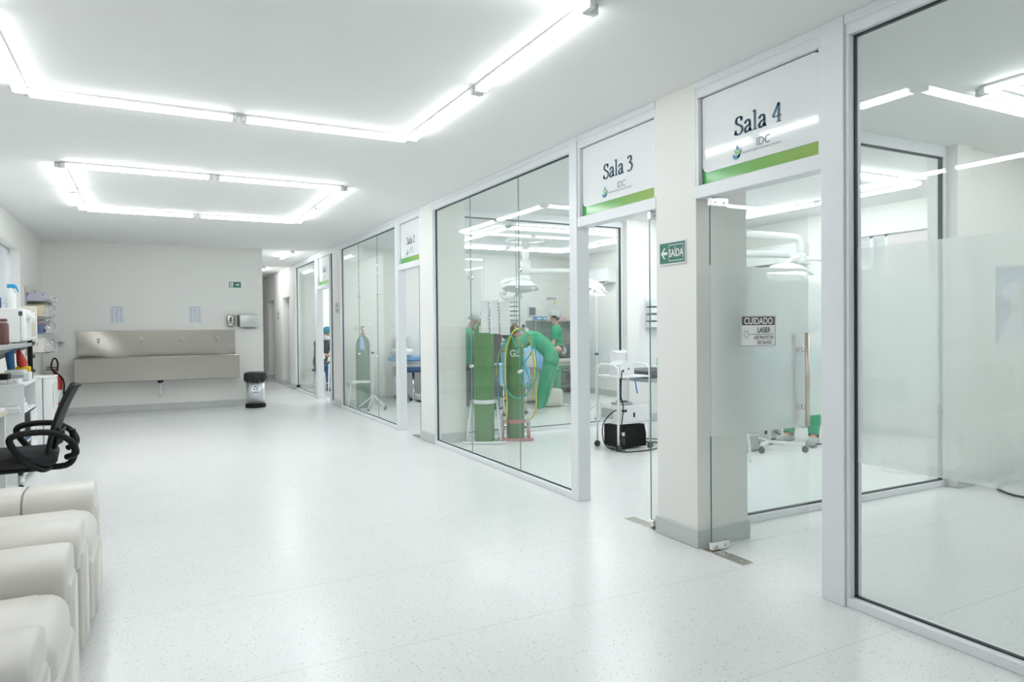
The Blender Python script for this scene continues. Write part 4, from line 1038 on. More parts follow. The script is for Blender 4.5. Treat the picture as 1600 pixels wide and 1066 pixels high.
t = thing('notice_board', 'small white notice with grey header on the back wall of the third room', 'notice', (7.50, 12.545, 1.80)); MB().box((-.11, -.008, 0), (.11, 0, .17)).build('board', PAPER, t); MB().box((-.11, -.012, .12), (.11, -.008, .17)).build('header', GREYP, t); MB().box((.04, -.012, .02), (.08, -.008, .09)).build('yellow_mark', MATS['tool_yellow'], t)
t = thing('wall_panel', 'pale tall panel on the back wall under the notice', 'panel', (7.58, 12.545, 1.50)); MB().box((-.22, -.006, 0), (.2, 0, .28)).build('panel', PAPER, t); MB().box((-.23, -.012, -.005), (.21, -.004, .005)).build('ledge', WPLAS, t)
def bins(name, label, x, y, z, cols_, rows, cw, ch):
    t = thing(name, label, 'drawer rack', (x, y, z))
    MB().box((-.01, -.012, -.02), (cols_*cw+.01, -.001, rows*ch+.03)).build('back_plate', WPLAS, t)
    for r in range(rows):
        for c in range(cols_):
            b = MB().box((c*cw+.006, -.13, r*ch+.01), ((c+1)*cw-.006, -.013, (r+1)*ch-.012), .004).build('drawer', principled('drawer_clear', (.76, .80, .81), .3), t)
            MB().box((c*cw+.03, -.134, r*ch+.02), ((c+1)*cw-.03, -.13, r*ch+.045)).build('drawer_label', PAPER, b)
    return t
bins('drawer_rack', 'clear parts drawers on the wall behind the surgical lamp', 6.40, 12.55, 1.50, 2, 5, .16, .09)
bins('drawer_rack', 'clear drawer rack on the wall seen through the doorway beside the exit sign pillar', 6.22, 7.84, 1.32, 3, 4, .14, .10)
def ac(name, label, x, ya, yb, z):
    t = thing(name, label, 'air conditioner', (x, (ya+yb)/2, z)); w_ = (yb-ya)/2
    MB().prism([(-.20, -w_, .03), (-.16, -w_, 0), (-.001, -w_, 0), (-.001, -w_, .29), (-.17, -w_, .29), (-.20, -w_, .25)], (0, 2*w_, 0)).build('housing', WHITE, t)
    MB().box((-.195, -w_+.12, .005), (-.165, w_-.12, .018)).build('outlet', DGREY, t)
    lou = MB().prism([(-.205, -w_+.10, -.02), (-.165, -w_+.10, .005), (-.16, -w_+.10, -.002), (-.2, -w_+.10, -.028)], (0, 2*w_-.2, 0)); lou.build('louver', WPLAS, t)
    mb = MB()
    for k in range(4): mb.box((-.202, w_-.07, .08+k*.03), (-.2, w_-.05, .09+k*.03))
    mb.build('indicator', GREYP, t)
ac('air_conditioner', 'white split air conditioner high on the third room wall past the lit lamp', XR, 10.95, 11.85, 2.20)
ac('air_conditioner', 'white split air conditioner behind the surgical lamp arm over the frosted glass', XR, 6.55, 7.55, 2.18)

# surgical lamps
LAMPW = principled('lamp_white', (.84, .86, .86), .25)
def dome(parent, c, R_, tilt, rz, glow):
    e = MB(); n = 60
    Mx = Matrix.Translation(c) @ Matrix.Rotation(rz, 4, 'Z') @ Matrix.Rotation(tilt, 4, 'Y')
    prof = [(0, .20), (.35, .19), (.62, .14), (.80, .06), (.97, .035), (1, .02), (.985, .0), (.85, -.01), (.7, -.02)]
    vs = []; fs = []
    for r_, z_ in prof:
        for k in range(n):
            a = 2*PI*k/n; lob = 1-.16*(r_**2)*abs(math.cos(1.5*a))**1.5; zz = z_*R_*1.9+.035*math.cos(3*a)*r_**3*R_*1.5
            vs.append(Mx @ Vector((r_*R_*lob*math.cos(a), r_*R_*lob*math.sin(a), zz)))
    for i in range(len(prof)-1):
        for k in range(n): fs.append((i*n+k, i*n+(k+1) % n, (i+1)*n+(k+1) % n, (i+1)*n+k))
    d = MB().add(vs, fs, True).build('lamp_head', LAMPW, parent)
    l = MB(); vs = []
    for r_, z_ in ((.74, -.01), (.72, -.10), (.5, -.16), (0, -.18)):
        for k in range(36): a = 2*PI*k/36; vs.append(Mx @ Vector((r_*R_*math.cos(a)*.95, r_*R_*math.sin(a)*.95, z_*R_)))
    fs = [(i*36+k, i*36+(k+1) % 36, (i+1)*36+(k+1) % 36, (i+1)*36+k) for i in range(3) for k in range(36)]
    l.add(vs, fs, True).build('lens', glow, d)
    hd_ = MB().cyl(Mx @ V(0, 0, -.17*R_), Mx @ V(0, 0, -.17*R_-.12), .018); hd_.build('handle', WPLAS, d)
    return d
def surgical_lamp(label, loc, arms, ceil=H):
    t = thing('surgical_lamp', label, 'surgical lamp', loc)
    top = ceil-loc[2]
    MB().lathe((0, 0, top-.03), [(.02, 0), (.30, 0), (.32, .012), (.32, .029)], 40).build('ceiling_plate', LAMPW, t)
    MB().cyl((0, 0, 0), (0, 0, top-.02), .055, n=24).cyl((0, 0, -.05), (0, 0, .18), .085, n=24).cyl((0, 0, -.2), (0, 0, -.055), .08, n=24).build('column', LAMPW, t)
    for pts, dm in arms:
        MB().tube(pts, .042, 14, 6).build('arm', LAMPW, t)
        c, R_, tilt, rz, glow, yoke = dm
        MB().tube(yoke, .026, 12, 5).build('yoke', LAMPW, t)
        MB().sphere(yoke[0], .065, 14).build('joint', LAMPW, t)
        dome(t, V(*c), R_, tilt, rz, glow)
    return t
OFFL = principled('lamp_lens_off', (.80, .80, .78), .3)
surgical_lamp('white double surgical lamp hanging over the operating group behind the cylinders', (5.6, 10.2, 2.28),
    [([(0, 0, 0), (.4, -.21, .01), (.66, -.35, 0), (.74, -.39, -.05), (.76, -.40, -.16)], ((1.0, -.55, -.26), .26, -.5, 2.4, OLAMP, [(.76, -.40, -.18), (.92, -.42, -.2), (1.05, -.5, -.18)])),
     ([(0, 0, -.12), (-.20, .08, -.14), (-.34, .16, -.18), (-.34, .16, -.28)], ((-.09, .0, -.28), .34, .1, 1.2, OFFL, [(-.34, .16, -.34), (-.36, .15, -.42), (-.2, .1, -.44), (-.1, .05, -.36)]))])
surgical_lamp('white surgical lamp with long curved arm above the frosted band of the laser door', (5.6, 5.95, 2.28),
    [([(0, 0, .12), (.6, -.03, .13), (1.32, -.05, .13), (1.43, -.05, .08), (1.46, -.05, -.05)], ((1.15, -.1, -.33), .33, .15, .5, OLAMP, [(1.46, -.05, -.10), (1.3, -.06, -.13), (1.15, -.08, -.22)])),
     ([(0, 0, -.12), (.5, -.3, -.13), (.8, -.45, -.14)], ((2.0, -.35, -.26), .30, -.1, 1.0, OFFL, [(1.46, -.05, -.12), (1.75, -.2, -.14), (2.0, -.35, -.2)]))])

# beige heater box on the floor with a cable
t = thing('heater_unit', 'beige rounded unit standing on the floor right of the bending surgeon', 'unit', (6.08, 10.22, 0), -.25)
MB().box((-.19, -.14, .01), (.19, .14, .30), .05, 4).build('housing', BEIGE, t)
MB().box((.0, -.143, .05), (.12, -.139, .07)).build('badge', GREYP, t)
for x_ in (-.14, .14): MB().cyl((x_, 0, 0), (x_, 0, .02), .02).build('foot', DGREY, t)
tag(MB((6.3, 10.0, .01)).tube([(6.22, 10.15, .02), (6.4, 9.95, .012), (6.7, 10.1, .012), (6.5, 10.4, .012), (6.2, 10.45, .012)], .008, 6, 6).build('power_cable', GREYP), 'grey cable curled on the floor beside the beige unit', 'cable')
# foot stool with blue cloth left of the right cylinder
t = thing('instrument_trolley', 'low instrument trolley with a blue cloth seen between the two gas cylinders', 'trolley', (4.95, 9.6, 0), .2)
for x_ in (-.22, .22):
    for y_ in (-.16, .16): MB().cyl((x_, y_, .06), (x_, y_, .78), .011).build('leg', CHROME, t); MB().cyl((x_, y_-.01, .03), (x_, y_+.01, .03), .03).build('caster', DGREY, t)
for z in (.28, .76): MB().box((-.25, -.19, z), (.25, .19, z+.018), .003).build('shelf', STEEL, t)
tag(MB((4.95, 9.6, .785)).box((4.69, 9.38, .785), (5.21, 9.80, .792)).box((4.69, 9.372, .50), (5.21, 9.378, .79)).build('blue_cloth', BLUEC), 'folded blue cloth over the low instrument trolley', 'cloth')
small('equipment_box', 'dark equipment box on the lower shelf of the low trolley', 'box', (4.95, 9.6, .299), [((-.18, -.12, 0), (.18, .12, .14)), ((-.1, -.123, .04), (.1, -.119, .1))], [DGREY, WPLAS], ['case_body', 'front_label'])

# IV poles
def iv_pole(label, x, y, h_, group='drip stands', col=WHITE, hooks=True):
    t = thing('drip_stand', label, 'drip stand', (x, y, 0), .3, group)
    MB().cyl((0, 0, .22), (0, 0, h_), .011, n=12).build('pole', col, t)
    for k in range(5):
        a = 2*PI*k/5; MB().tube([(0, 0, .24), (.10*math.cos(a), .10*math.sin(a), .16), (.24*math.cos(a), .24*math.sin(a), .05)], .009, 8, 3).build('leg', col, t)
        MB().cyl((.24*math.cos(a)-.01, .24*math.sin(a), .025), (.24*math.cos(a)+.01, .24*math.sin(a), .025), .025).build('caster', DGREY, t)
    if hooks:
        MB().tube([(-.10, 0, h_+.04), (-.10, 0, h_), (0, 0, h_-.01), (.10, 0, h_), (.10, 0, h_+.04)], .005, 6, 4).build('hook', CHROME, t)
    MB().cyl((0, -.02, .95), (0, .03, .95), .018).build('clamp_knob', DGREY, t)
    return t
iv_pole('white drip stand standing in the doorway view under the lit surgical lamp', 5.85, 8.5, 1.9)
iv_pole('thin drip stand with tripod beside the far grey-green cylinder', 3.33, 11.38, 1.42)

# ================================================================== GAS CYLINDERS
RY = -math.radians(27.6)
def gas_cylinder(label, loc, R_, h_, mat, word=None, wz=1.2):
    t = thing('gas_cylinder', label, 'gas cylinder', loc, RY)
    MB().lathe((0, 0, 0), [(R_*.9, 0), (R_, .015), (R_, h_-.16), (R_*.93, h_-.10), (R_*.72, h_-.04), (R_*.4, h_), (.035, h_+.02)], 40).build('tank', mat, t)
    MB().lathe((0, 0, h_), [(.04, 0), (.042, .05), (.028, .055)], 20).build('neck_ring', BRASS, t)
    v = MB().cyl((0, 0, h_+.05), (0, 0, h_+.15), .022).cyl((0, -.05, h_+.10), (0, .05, h_+.10), .015).cyl((0, 0, h_+.15), (0, 0, h_+.175), .032, n=8); v.build('valve', BRASS, t)
    if word:
        cu = bpy.data.curves.new('lettering', 'FONT'); cu.body = word; cu.size = .11; cu.align_x = 'CENTER'; cu.align_y = 'CENTER'; cu.offset = .002
        q = bpy.data.objects.new('q', cu); COL.objects.link(q); me = bpy.data.meshes.new_from_object(q.evaluated_get(bpy.context.evaluated_depsgraph_get())); bpy.data.objects.remove(q)
        b = bmesh.new(); b.from_mesh(me); bmesh.ops.triangulate(b, faces=b.faces); bmesh.ops.subdivide_edges(b, edges=list(b.edges), cuts=3, use_grid_fill=True)
        for v_ in b.verts:
            th = v_.co.x*1.0/R_; v_.co = Vector(((R_+.0015)*math.sin(th), -(R_+.0015)*math.cos(th), wz+v_.co.y))
        b.to_mesh(me); b.free(); me.materials.clear(); me.materials.append(EXW)
        o = bpy.data.objects.new('lettering', me); COL.objects.link(o); o.parent = t
    return t
def cyl_cart(label, loc, R_, mat, barz, base=.24, wheels=True, zc=0):
    t = thing('cylinder_cart', label, 'cart', loc, RY)
    d = R_+.035
    MB().tube([(-base, -d+.02, .02), (-base+.07, -d-.04, .02), (base-.03, -d-.04, .02), (base, -d+.03, .02)], .014, 8, 3).build('base_bar', mat, t)
    MB().box((-R_, -R_, .0), (R_, R_, .006)).build('toe_plate', mat, t)
    for s_ in (-1, 1):
        MB().tube([(s_*base*.82, -d, .03), (s_*(R_+.03), d*.2, barz), ], .011, 8).build('upright', mat, t)
        MB().cyl((s_*(R_+.03), -.01, barz), (s_*(R_+.03), -.05, barz), .020).build('clamp_knob', GREYP, t)
    st = MB(); vs = []
    for k in range(17):
        a = -PI*k/16; vs.append(((R_+.006)*math.cos(a), (R_+.006)*math.sin(a)))
    for (a0, b0), (a1, b1) in zip(vs, vs[1:]): st.prism([(a0, b0, barz-.02), (a1, b1, barz-.02), (a1, b1, barz+.025), (a0, b0, barz+.025)], (a0*.03, b0*.03, 0))
    st.build('retaining_band', mat, t)
    if wheels:
        for s_ in ((1,) if not zc else (1, -1)):
            x_ = s_*(base*.80)
            MB().cyl((x_-.02, .07, .135), (x_+.02, .07, .135), .125, n=32).build('wheel', GREYP, t); MB().cyl((x_-.023, .07, .135), (x_+.023, .07, .135), .03).build('hub', WPLAS, t)
        MB().cyl((-base*.8, .07, .135), (base*.8, .07, .135), .009).build('axle', mat, t)
    return t
gas_cylinder('tall green gas cylinder on the white cart, left of the two behind the papers', (3.52, 7.455, .007), .118, 1.40, CYLG, 'ES', 1.32)
cyl_cart('white cylinder cart with cross band carrying the left green cylinder', (3.52, 7.455, 0), .118, WHITE, .48)
gas_cylinder('green gas cylinder with looped hoses, right of the two', (3.94, 7.46, .007), .108, 1.22, CYLG, 'GS', 1.03)
cyl_cart('faded red cylinder cart with grey wheels under the hose-hung cylinder', (3.94, 7.46, 0), .108, PINKR, .22, .20, True, 1)
# hoses, regulators (local frame = image right / away)
rot = Matrix.Rotation(RY, 4, 'Z'); Mc = Matrix.Translation((3.94, 7.46, 0)) @ rot
def hose(name, label, pts, r, mat, grp=None):
    P = [Mc @ Vector(p) for p in pts]
    return tag(MB(P[0]).tube(P, r, 8, 8).build(name, mat), label, 'hose', grp)
reg = thing('pressure_regulator', 'chrome pressure regulator with dials on top of the hose-hung cylinder', 'regulator', Mc @ Vector((.075, -.02, 1.33)), RY)
MB().cyl((-.06, 0, 0), (.05, 0, 0), .02).cyl((.02, -.03, 0), (.02, .03, 0), .028).build('regulator_body', CHROME, reg)
MB().cyl((.03, -.02, .035), (.03, .02, .035), .030).build('dial', WPLAS, reg); MB().cyl((.07, -.02, -.01), (.07, .02, -.01), .026).build('dial', WPLAS, reg)
MB().cyl((.03, -.024, .035), (.03, -.0205, .035), .02).build('dial_face', INK, reg)
hose('gas_hose', 'teal gas hose looping widely down the front of the right cylinder', [(.06, -.05, 1.32), (-.02, -.10, 1.30), (-.13, -.15, 1.10), (-.14, -.16, .80), (-.10, -.16, .60), (.02, -.16, .51), (.14, -.16, .56), (.18, -.15, .70), (.10, -.15, .92), (.02, -.15, 1.10), (-.05, -.14, 1.28)], .0085, TEALH)
hose('gas_hose', 'teal gas hose in a narrow loop beside the white tag', [(.08, -.05, 1.33), (.20, -.12, 1.22), (.26, -.15, .95), (.24, -.15, .72), (.15, -.16, .63), (.07, -.15, .72), (.10, -.15, .90), (.20, -.15, 1.06), (.20, -.12, 1.12)], .0085, TEALH)
hose('gas_hose', 'yellow gas hose hanging along the left edge of the right cylinder', [(.07, -.06, 1.345), (-.02, -.12, 1.30), (-.10, -.15, 1.10), (-.12, -.16, .75), (-.10, -.15, .40), (-.12, -.12, .20)], .009, YELH)
hose('gas_hose', 'yellow gas hose hanging right of the white tag to the floor', [(.09, -.05, 1.33), (.17, -.10, 1.24), (.22, -.13, 1.0), (.24, -.14, .70), (.25, -.10, .45), (.22, -.02, .28), (.16, .08, .22)], .009, YELH)
hose('gas_hose', 'teal and slack gas hose hanging left between the two cylinders', [(-.02, -.05, 1.30), (-.14, -.08, 1.15), (-.20, -.09, .95), (-.205, -.08, .60), (-.20, -.06, .30)], .0085, TEALH)
hose('gas_hose', 'short yellow hose end with plug between the two cylinders', [(-.10, -.07, 1.17), (-.185, -.09, 1.05), (-.215, -.09, .90), (-.225, -.09, .78)], .008, YELH)
tg = thing('plastic_tag', 'white plastic bag tag hanging right of the hose-hung cylinder', 'tag', Mc @ Vector((.20, -.06, .87)), RY)
MB().prism([(a, 0, b) for a, b in ((-.06, 0), (.075, 0), (.075, .16), (.03, .21), (-.02, .21), (-.06, .16))], (0, .03, 0)).build('bag', PAPER, tg)
MB().tube([(0, .015, .20), (.0, .015, .27), (-.03, .015, .33)], .003, 5).build('cord', WPLAS, tg)
# the three papers taped to the glazing
for k, (y_, w_, h_, z_) in enumerate(((6.31, .19, .32, 1.30), (6.09, .20, .325, 1.29), (5.87, .20, .32, 1.28))):
    t = thing('taped_paper', '%s of the three white papers taped to the glass before the cylinders' % ('leftmost', 'middle one', 'rightmost')[k], 'paper', (XG+.0062, y_, z_), 0, 'papers taped to the glazing')
    MB().box((0, -w_/2, 0), (.0015, w_/2, h_)).build('sheet', PAPER, t)
    if k < 2:
        mb = MB(); rr = random.Random(k+3)
        for q in range(9): mb.box((-.0006, -w_/2-.015, .03+q*.031), (-.0001, -w_/2+.015+rr.random()*.02, .05+q*.031))
        mb.build('print', GREYP, t)

# ================================================================== SALA 3: EQUIPMENT TROLLEY
t = thing('equipment_trolley', 'white tubular trolley on casters with monitor and cables in the middle doorway', 'trolley', (4.70, 6.32, 0), 0)
hx, hy = .215, .20
for s_ in (-1, 1):
    MB().tube([(s_*hx, -hy, .07), (s_*hx, -hy, .82), (s_*hx, -hy+.03, .90), (s_*hx, -hy+.10, .93), (s_*hx, hy-.10, .93), (s_*hx, hy-.03, .90), (s_*hx, hy, .82), (s_*hx, hy, .07)], .014, 10, 4).build('side_frame', WHITE, t)
for z in (.29, .79): MB().box((-hx, -hy, z), (hx, hy, z+.02), .003).build('shelf', WHITE, t)
for x_ in (-hx, hx):
    for y_ in (-hy, hy): MB().cyl((x_, y_-.014, .034), (x_, y_+.014, .034), .034).cyl((x_, y_, .04), (x_, y_, .08), .012).build('caster', DGREY, t)
t = thing('patient_monitor', 'white patient monitor turned away on top of the white trolley', 'monitor', (4.66, 6.30, .811), .25)
MB().prism([(-.11, -.08, 0), (.13, -.08, 0), (.13, -.08, .15), (-.05, -.08, .165), (-.11, -.08, .12)], (0, .16, 0)).build('rear_housing', WPLAS, t)
MB().box((-.08, .06, .03), (.17, .10, .27), .02, 3).build('screen_housing', WHITE, t)
MB().tube([(-.06, .07, .27), (-.05, .02, .25), (.10, .02, .25), (.12, .07, .27)], .012, 8, 4).build('carry_handle', WHITE, t)
MB().cyl((.03, -.083, .07), (.03, -.079, .07), .010).cyl((-.06, -.083, .05), (-.06, -.079, .05), .012).build('socket', BLACK, t)
t = thing('electrosurgical_unit', 'pale grey boxy unit on the lower shelf of the white trolley', 'device', (4.70, 6.30, .311), 0)
MB().box((-.225, -.19, 0), (.20, .17, .175), .006).build('housing', WPLAS, t)
MB().box((-.16, -.194, .11), (-.14, -.189, .14)).box((-.13, -.194, .11), (-.11, -.189, .14)).build('socket', BLACK, t); MB().box((-.02, -.194, .05), (0, -.189, .1)).build('switch', BLACK, t)
MB().box((-.227, -.1, .03), (-.224, .12, .14)).build('side_plate', GREYP, t)
small('foot_pedal', 'dark grey pedal lying on the pale unit of the trolley', 'pedal', (4.66, 6.28, .488), [((-.10, -.08, 0), (.08, .08, .025)), ((-.05, -.05, .025), (.04, .05, .04))], [GREYP, DGREY], ['pedal_base', 'pedal_plate'])
t = thing('power_supply', 'black uninterruptible power supply standing on the floor inside the trolley', 'power supply', (4.73, 6.34, 0), 0)
MB().prism([(-.17, -.15, .02), (.185, -.15, .02), (.185, -.15, .16), (.16, -.15, .265), (-.17, -.15, .255)], (0, .30, 0)).build('housing', BLACK, t)
MB().box((-.15, -.153, .15), (-.11, -.149, .19)).build('label', EXW, t)
mb = MB()
for a in range(2):
    for b in range(3): mb.box((-.155+a*.03, -.153, .05+b*.03), (-.135+a*.03, -.1495, .07+b*.03))
mb.build('outlets', DGREY, t)
cb = [('curling from the monitor down behind the pale unit', [(4.60, 6.19, .87), (4.52, 6.10, .84), (4.50, 6.09, .62), (4.53, 6.09, .48), (4.50, 6.08, .30), (4.47, 6.07, .14), (4.55, 6.09, .05)]),
      ('looping out left of the trolley from the pale unit', [(4.56, 6.09, .43), (4.46, 6.15, .44), (4.36, 6.22, .30), (4.36, 6.22, .12), (4.42, 6.20, .03), (4.5, 6.15, .012)]),
      ('lying across the floor from the power supply to the right', [(4.57, 6.18, .10), (4.46, 6.12, .08), (4.44, 6.02, .02), (4.7, 5.98, .012), (5.0, 6.05, .012), (5.4, 6.25, .012)]),
      ('coiled on the floor behind the right caster', [(5.05, 6.5, .012), (5.2, 6.35, .012), (5.35, 6.5, .012), (5.15, 6.65, .012), (5.0, 6.5, .014), (5.25, 6.3, .012), (5.5, 6.4, .012)]),
      ('plugged in and arching off the power supply back', [(4.58, 6.18, .16), (4.48, 6.16, .2), (4.40, 6.22, .10), (4.44, 6.16, .03), (4.56, 6.10, .012)])]
for lb, pts in cb:
    tag(MB(pts[0]).tube(pts, .006, 6, 7).build('power_cable', BLACK), 'black cable '+lb, 'cable', 'black cables in the second glazed room')
tag(MB((4.70, 6.2, .7)).tube([(4.70, 6.11, .79), (4.71, 6.10, .70), (4.725, 6.095, .62)], .007, 6, 4).build('stylus_pen', principled('pen_blue', (.02, .2, .6), .4)), 'blue pen hanging under the top shelf of the trolley', 'pen')
# table at the right, patient couch with steel rail
t = op_table((6.02, 6.5, 0), 'dark operating couch reaching from behind the exit sign pillar', 0, DGREY, GREYP, 1.05)
t.scale = (1, 1, 1.09)
drape('surgical_drape', 'blue drape over the couch, faint behind the frosted laser door', 5.75, 7.05, 6.5, .31, .90, .20, .40, BLUEC)
small('supply_tray', 'white tray with small bottles on the end of the dark couch', 'tray', (5.42, 6.55, .858), [((-.13, -.1, 0), (.13, .1, .02)), ((-.05, -.03, .02), (-.01, .01, .12)), ((.02, -.02, .02), (.06, .02, .10)), ((-.045, -.025, .12), (-.015, .005, .14))], [WPLAS, principled('bottle_green', (.05, .4, .25), .4), PINKR, WPLAS], ['tray', 'green_bottle', 'red_bottle', 'bottle_cap'])
t = thing('wall_socket', 'white wall socket with black plug behind the trolley', 'socket', (6.42, 7.83, .60)); MB().box((-.05, -.01, -.06), (.05, 0, .06), .004).build('plate', WPLAS, t); MB().box((-.02, -.05, -.02), (.03, -.01, .015), .006).build('plug', BLACK, t)
tag(MB((6.42, 7.78, .6)).tube([(6.45, 7.785, .59), (6.55, 7.78, .5), (6.5, 7.78, .3), (6.62, 7.76, .2)], .006, 6, 6).build('power_cable', DGREY), 'dark cable dropping from the wall socket', 'cable')
person('person in green scrubs standing half hidden behind the exit sign pillar', (5.62, 6.02, 0), (0, 0, math.radians(75)), pose(.90, .25, .3, arms=A1, legs=STAND), SCRUB, SCRUB, CAPG, True)
sit = (((1, .12, -.05), (.05, 0, -1)), ((1, -.12, -.05), (.05, 0, -1)))
person('person in green scrubs seated on the white stool, sneakers showing under the frosted glass', (6.95, 5.62, .04), (0, 0, math.radians(200)), pose(.54, .15, .3, arms=A1, legs=sit), SCRUB, SCRUB, CAPB, True, shoes=GREYP)
def stool(label, loc, seatm, h_=.50, name='stool'):
    t = thing(name, label, 'stool', loc)
    MB().lathe((0, 0, h_-.055), [(.15, 0), (.17, .012), (.17, .04), (.15, .055), (.01, .056)], 32).build('seat', seatm, t)
    for k in range(4):
        a = PI/4+k*PI/2; MB().tube([(.13*math.cos(a), .13*math.sin(a), h_-.06), (.20*math.cos(a), .20*math.sin(a), .0)], .012, 8).build('leg', WHITE, t)
    MB().tube([(.178*math.cos(2*PI*k/24), .178*math.sin(2*PI*k/24), .16) for k in range(25)], .009, 8).build('foot_ring', WHITE, t)
    return t
stool('white round stool under the seated person in green', (6.92, 5.64, 0), WPLAS, .47)
for lb, pts in (('looping beside the grey equipment box under the frosted band', [(5.9, 5.75, .15), (6.05, 5.7, .012), (6.25, 5.6, .012), (6.3, 5.8, .012), (6.1, 5.95, .012)]), ('trailing from the pale low machine toward the stool', [(6.5, 5.8, .1), (6.6, 5.68, .012), (6.45, 5.55, .012), (6.7, 5.3, .012), (6.95, 5.25, .012)])):
    tag(MB(pts[0]).tube(pts, .008, 6, 7).build('power_cable', DGREY), 'dark cable '+lb, 'cable', 'black cables in the second glazed room')
# mobile stand with white T base (bottom of it visible under the frosted band)
t = thing('mobile_stand', 'white mobile stand with three casters seen under the frosted laser door', 'stand', (6.02, 5.30, 0))
for p, q in (((-.06, .10), (.12, -.22)), ((-.06, .10), (-.30, -.02)), ((-.06, .10), (.02, .34))):
    MB().box((-.02, 0, .07), (.02, math.hypot(q[0]-p[0], q[1]-p[1]), .10), .004, 1, 0, Matrix.Translation((p[0], p[1], 0)) @ Matrix.Rotation(-math.atan2(q[0]-p[0], q[1]-p[1]), 4, 'Z')).build('base_arm', WHITE, t)
    MB().cyl((q[0]-.012, q[1], .034), (q[0]+.012, q[1], .034), .034).cyl((q[0], q[1], .04), (q[0], q[1], .08), .01).build('caster', DGREY, t)
MB().cyl((-.06, .10, .08), (-.06, .10, 1.05), .018).build('upright', WHITE, t)
MB().box((-.28, -.12, 1.05), (.22, .28, 1.075), .006).build('tray', STEEL, t)
small('equipment_case', 'grey equipment box on the floor under the frosted laser door', 'box', (5.56, 5.55, 0), [((-.2, -.15, .02), (.25, .15, .17)), ((-.205, -.155, .0), (.255, .155, .02)), ((.05, -.154, .06), (.09, -.149, .1))], [GREYP, DGREY, BLACK], ['case_body', 'plinth', 'knob'])
small('equipment_case', 'pale low machine on the floor between the mobile stand and the seated person', 'box', (6.45, 5.95, 0), [((-.18, -.13, .02), (.18, .13, .24)), ((-.1, -.134, .08), (-.02, -.129, .14)), ((.05, -.134, .08), (.12, -.129, .18)), ((-.17, -.12, 0), (.17, .12, .02))], [WPLAS, BLACK, GREYP, DGREY], ['case_body', 'switch', 'vent', 'plinth'])
tag(MB((5.35, 5.0, 0)).tube([(5.05, 5.4, .40), (5.2, 5.15, .34), (5.27, 5.05, .25), (5.28, 5.02, .0)], .014, 8, 5).build('stand_leg', WHITE), 'bent white tube leg standing behind the laser door glass', 'stand')

# ================================================================== SALA 2 (left part, seen through the far glazing)
gas_cylinder('grey-green gas cylinder behind the far glazed front beside the Sala 2 doorway', (3.25, 11.70, .007), .12, 1.22, CYLD)
t = thing('cylinder_stand', 'white tubular stand ringing the far gas cylinder', 'stand', (3.25, 11.70, 0), RY)
for s_ in (-1, 1):
    MB().tube([(s_*.22, -.18, 0), (s_*.17, -.12, .46)], .011, 8).build('upright', WHITE, t); MB().cyl((s_*.17, -.16, .46), (s_*.17, -.10, .46), .022).build('clamp_knob', GREYP, t)
MB().box((-.18, -.15, .44), (.18, -.13, .48), .004).build('cross_bar', WHITE, t)
MB().box((-.22, -.19, 0), (.22, .14, .006)).build('toe_plate', WHITE, t)
t = thing('pressure_regulator', 'chrome regulator on the far gas cylinder', 'regulator', Vector((3.22, 11.68, 1.35)), RY)
MB().cyl((-.14, 0, 0), (.06, 0, 0), .014).cyl((0, 0, 0), (0, 0, .04), .02).build('regulator_body', CHROME, t); MB().cyl((-.13, -.03, .0), (-.13, .02, .0), .035).build('dial', WPLAS, t); MB().cyl((-.07, -.03, .03), (-.07, .02, .03), .03).build('dial', WPLAS, t)
t = thing('oxygen_mask_bag', 'pale blue bag hanging on the far gas cylinder', 'bag', Vector((3.19, 11.56, 1.02)), RY)
MB().prism([(a, 0, b) for a, b in ((-.03, 0), (.05, -.03), (.04, .12), (.01, .20), (-.02, .19))], (0, .012, 0)).build('bag', BLUEC, t); MB().tube([(0, .005, .19), (-.01, .0, .25)], .003, 5).build('cord', WPLAS, t)
# second couch with blue drape, stool, monitor
t = op_table((4.75, 12.12, 0), 'treatment couch with blue sheet seen through the Sala 2 doorway', 0, BLUEC, WHITE, .85)
t.scale = (1, 1, 1.08)
soft((-.83, -.2, .79), (-.5, .2, .90), .05, .02).build('pillow', PAPER, t)
t = thing('saddle_stool', 'navy stool with back on a chrome pole in the Sala 2 doorway', 'stool', (4.12, 11.62, 0), -.4)
soft((-.20, -.20, .60), (.22, .20, .66), .06, .01).build('seat', NAVY, t)
MB().cyl((0, 0, .08), (0, 0, .60), .022).build('pole', CHROME, t)
MB().lathe((0, 0, 0), [(.22, 0), (.22, .02), (.05, .06), (.02, .09)], 32).build('base', WPLAS, t)
soft((-.27, -.14, .74), (-.21, .14, .94), .06, .01).build('backrest', NAVY, t); MB().tube([(-.15, 0, .60), (-.29, 0, .64), (-.285, 0, .80)], .012, 8, 4).build('back_bar', CHROME, t)
small('foot_switch', 'dark blue foot switch on the floor below the navy stool', 'pedal', (4.37, 11.62, 0), [((-.12, -.08, 0), (.12, .08, .03)), ((-.10, -.06, .03), (-.01, .06, .07)), ((.01, -.06, .03), (.10, .06, .07))], [WPLAS, NAVY, NAVY], ['plate', 'left_pedal', 'right_pedal'])
t = thing('patient_monitor', 'small grey monitor above the blue couch in the Sala 2 doorway', 'monitor', (4.22, 12.44, .95), -.0)
MB().cyl((0, .06, .15), (0, .105, .15), .03).build('wall_bracket', CHROME, t)
MB().box((-.12, -.06, .04), (.12, .08, .26), .015, 2).build('monitor_case', BEIGE, t); MB().box((-.08, -.064, .07), (.05, -.059, .23)).build('screen', MATS['screen_slate'], t)
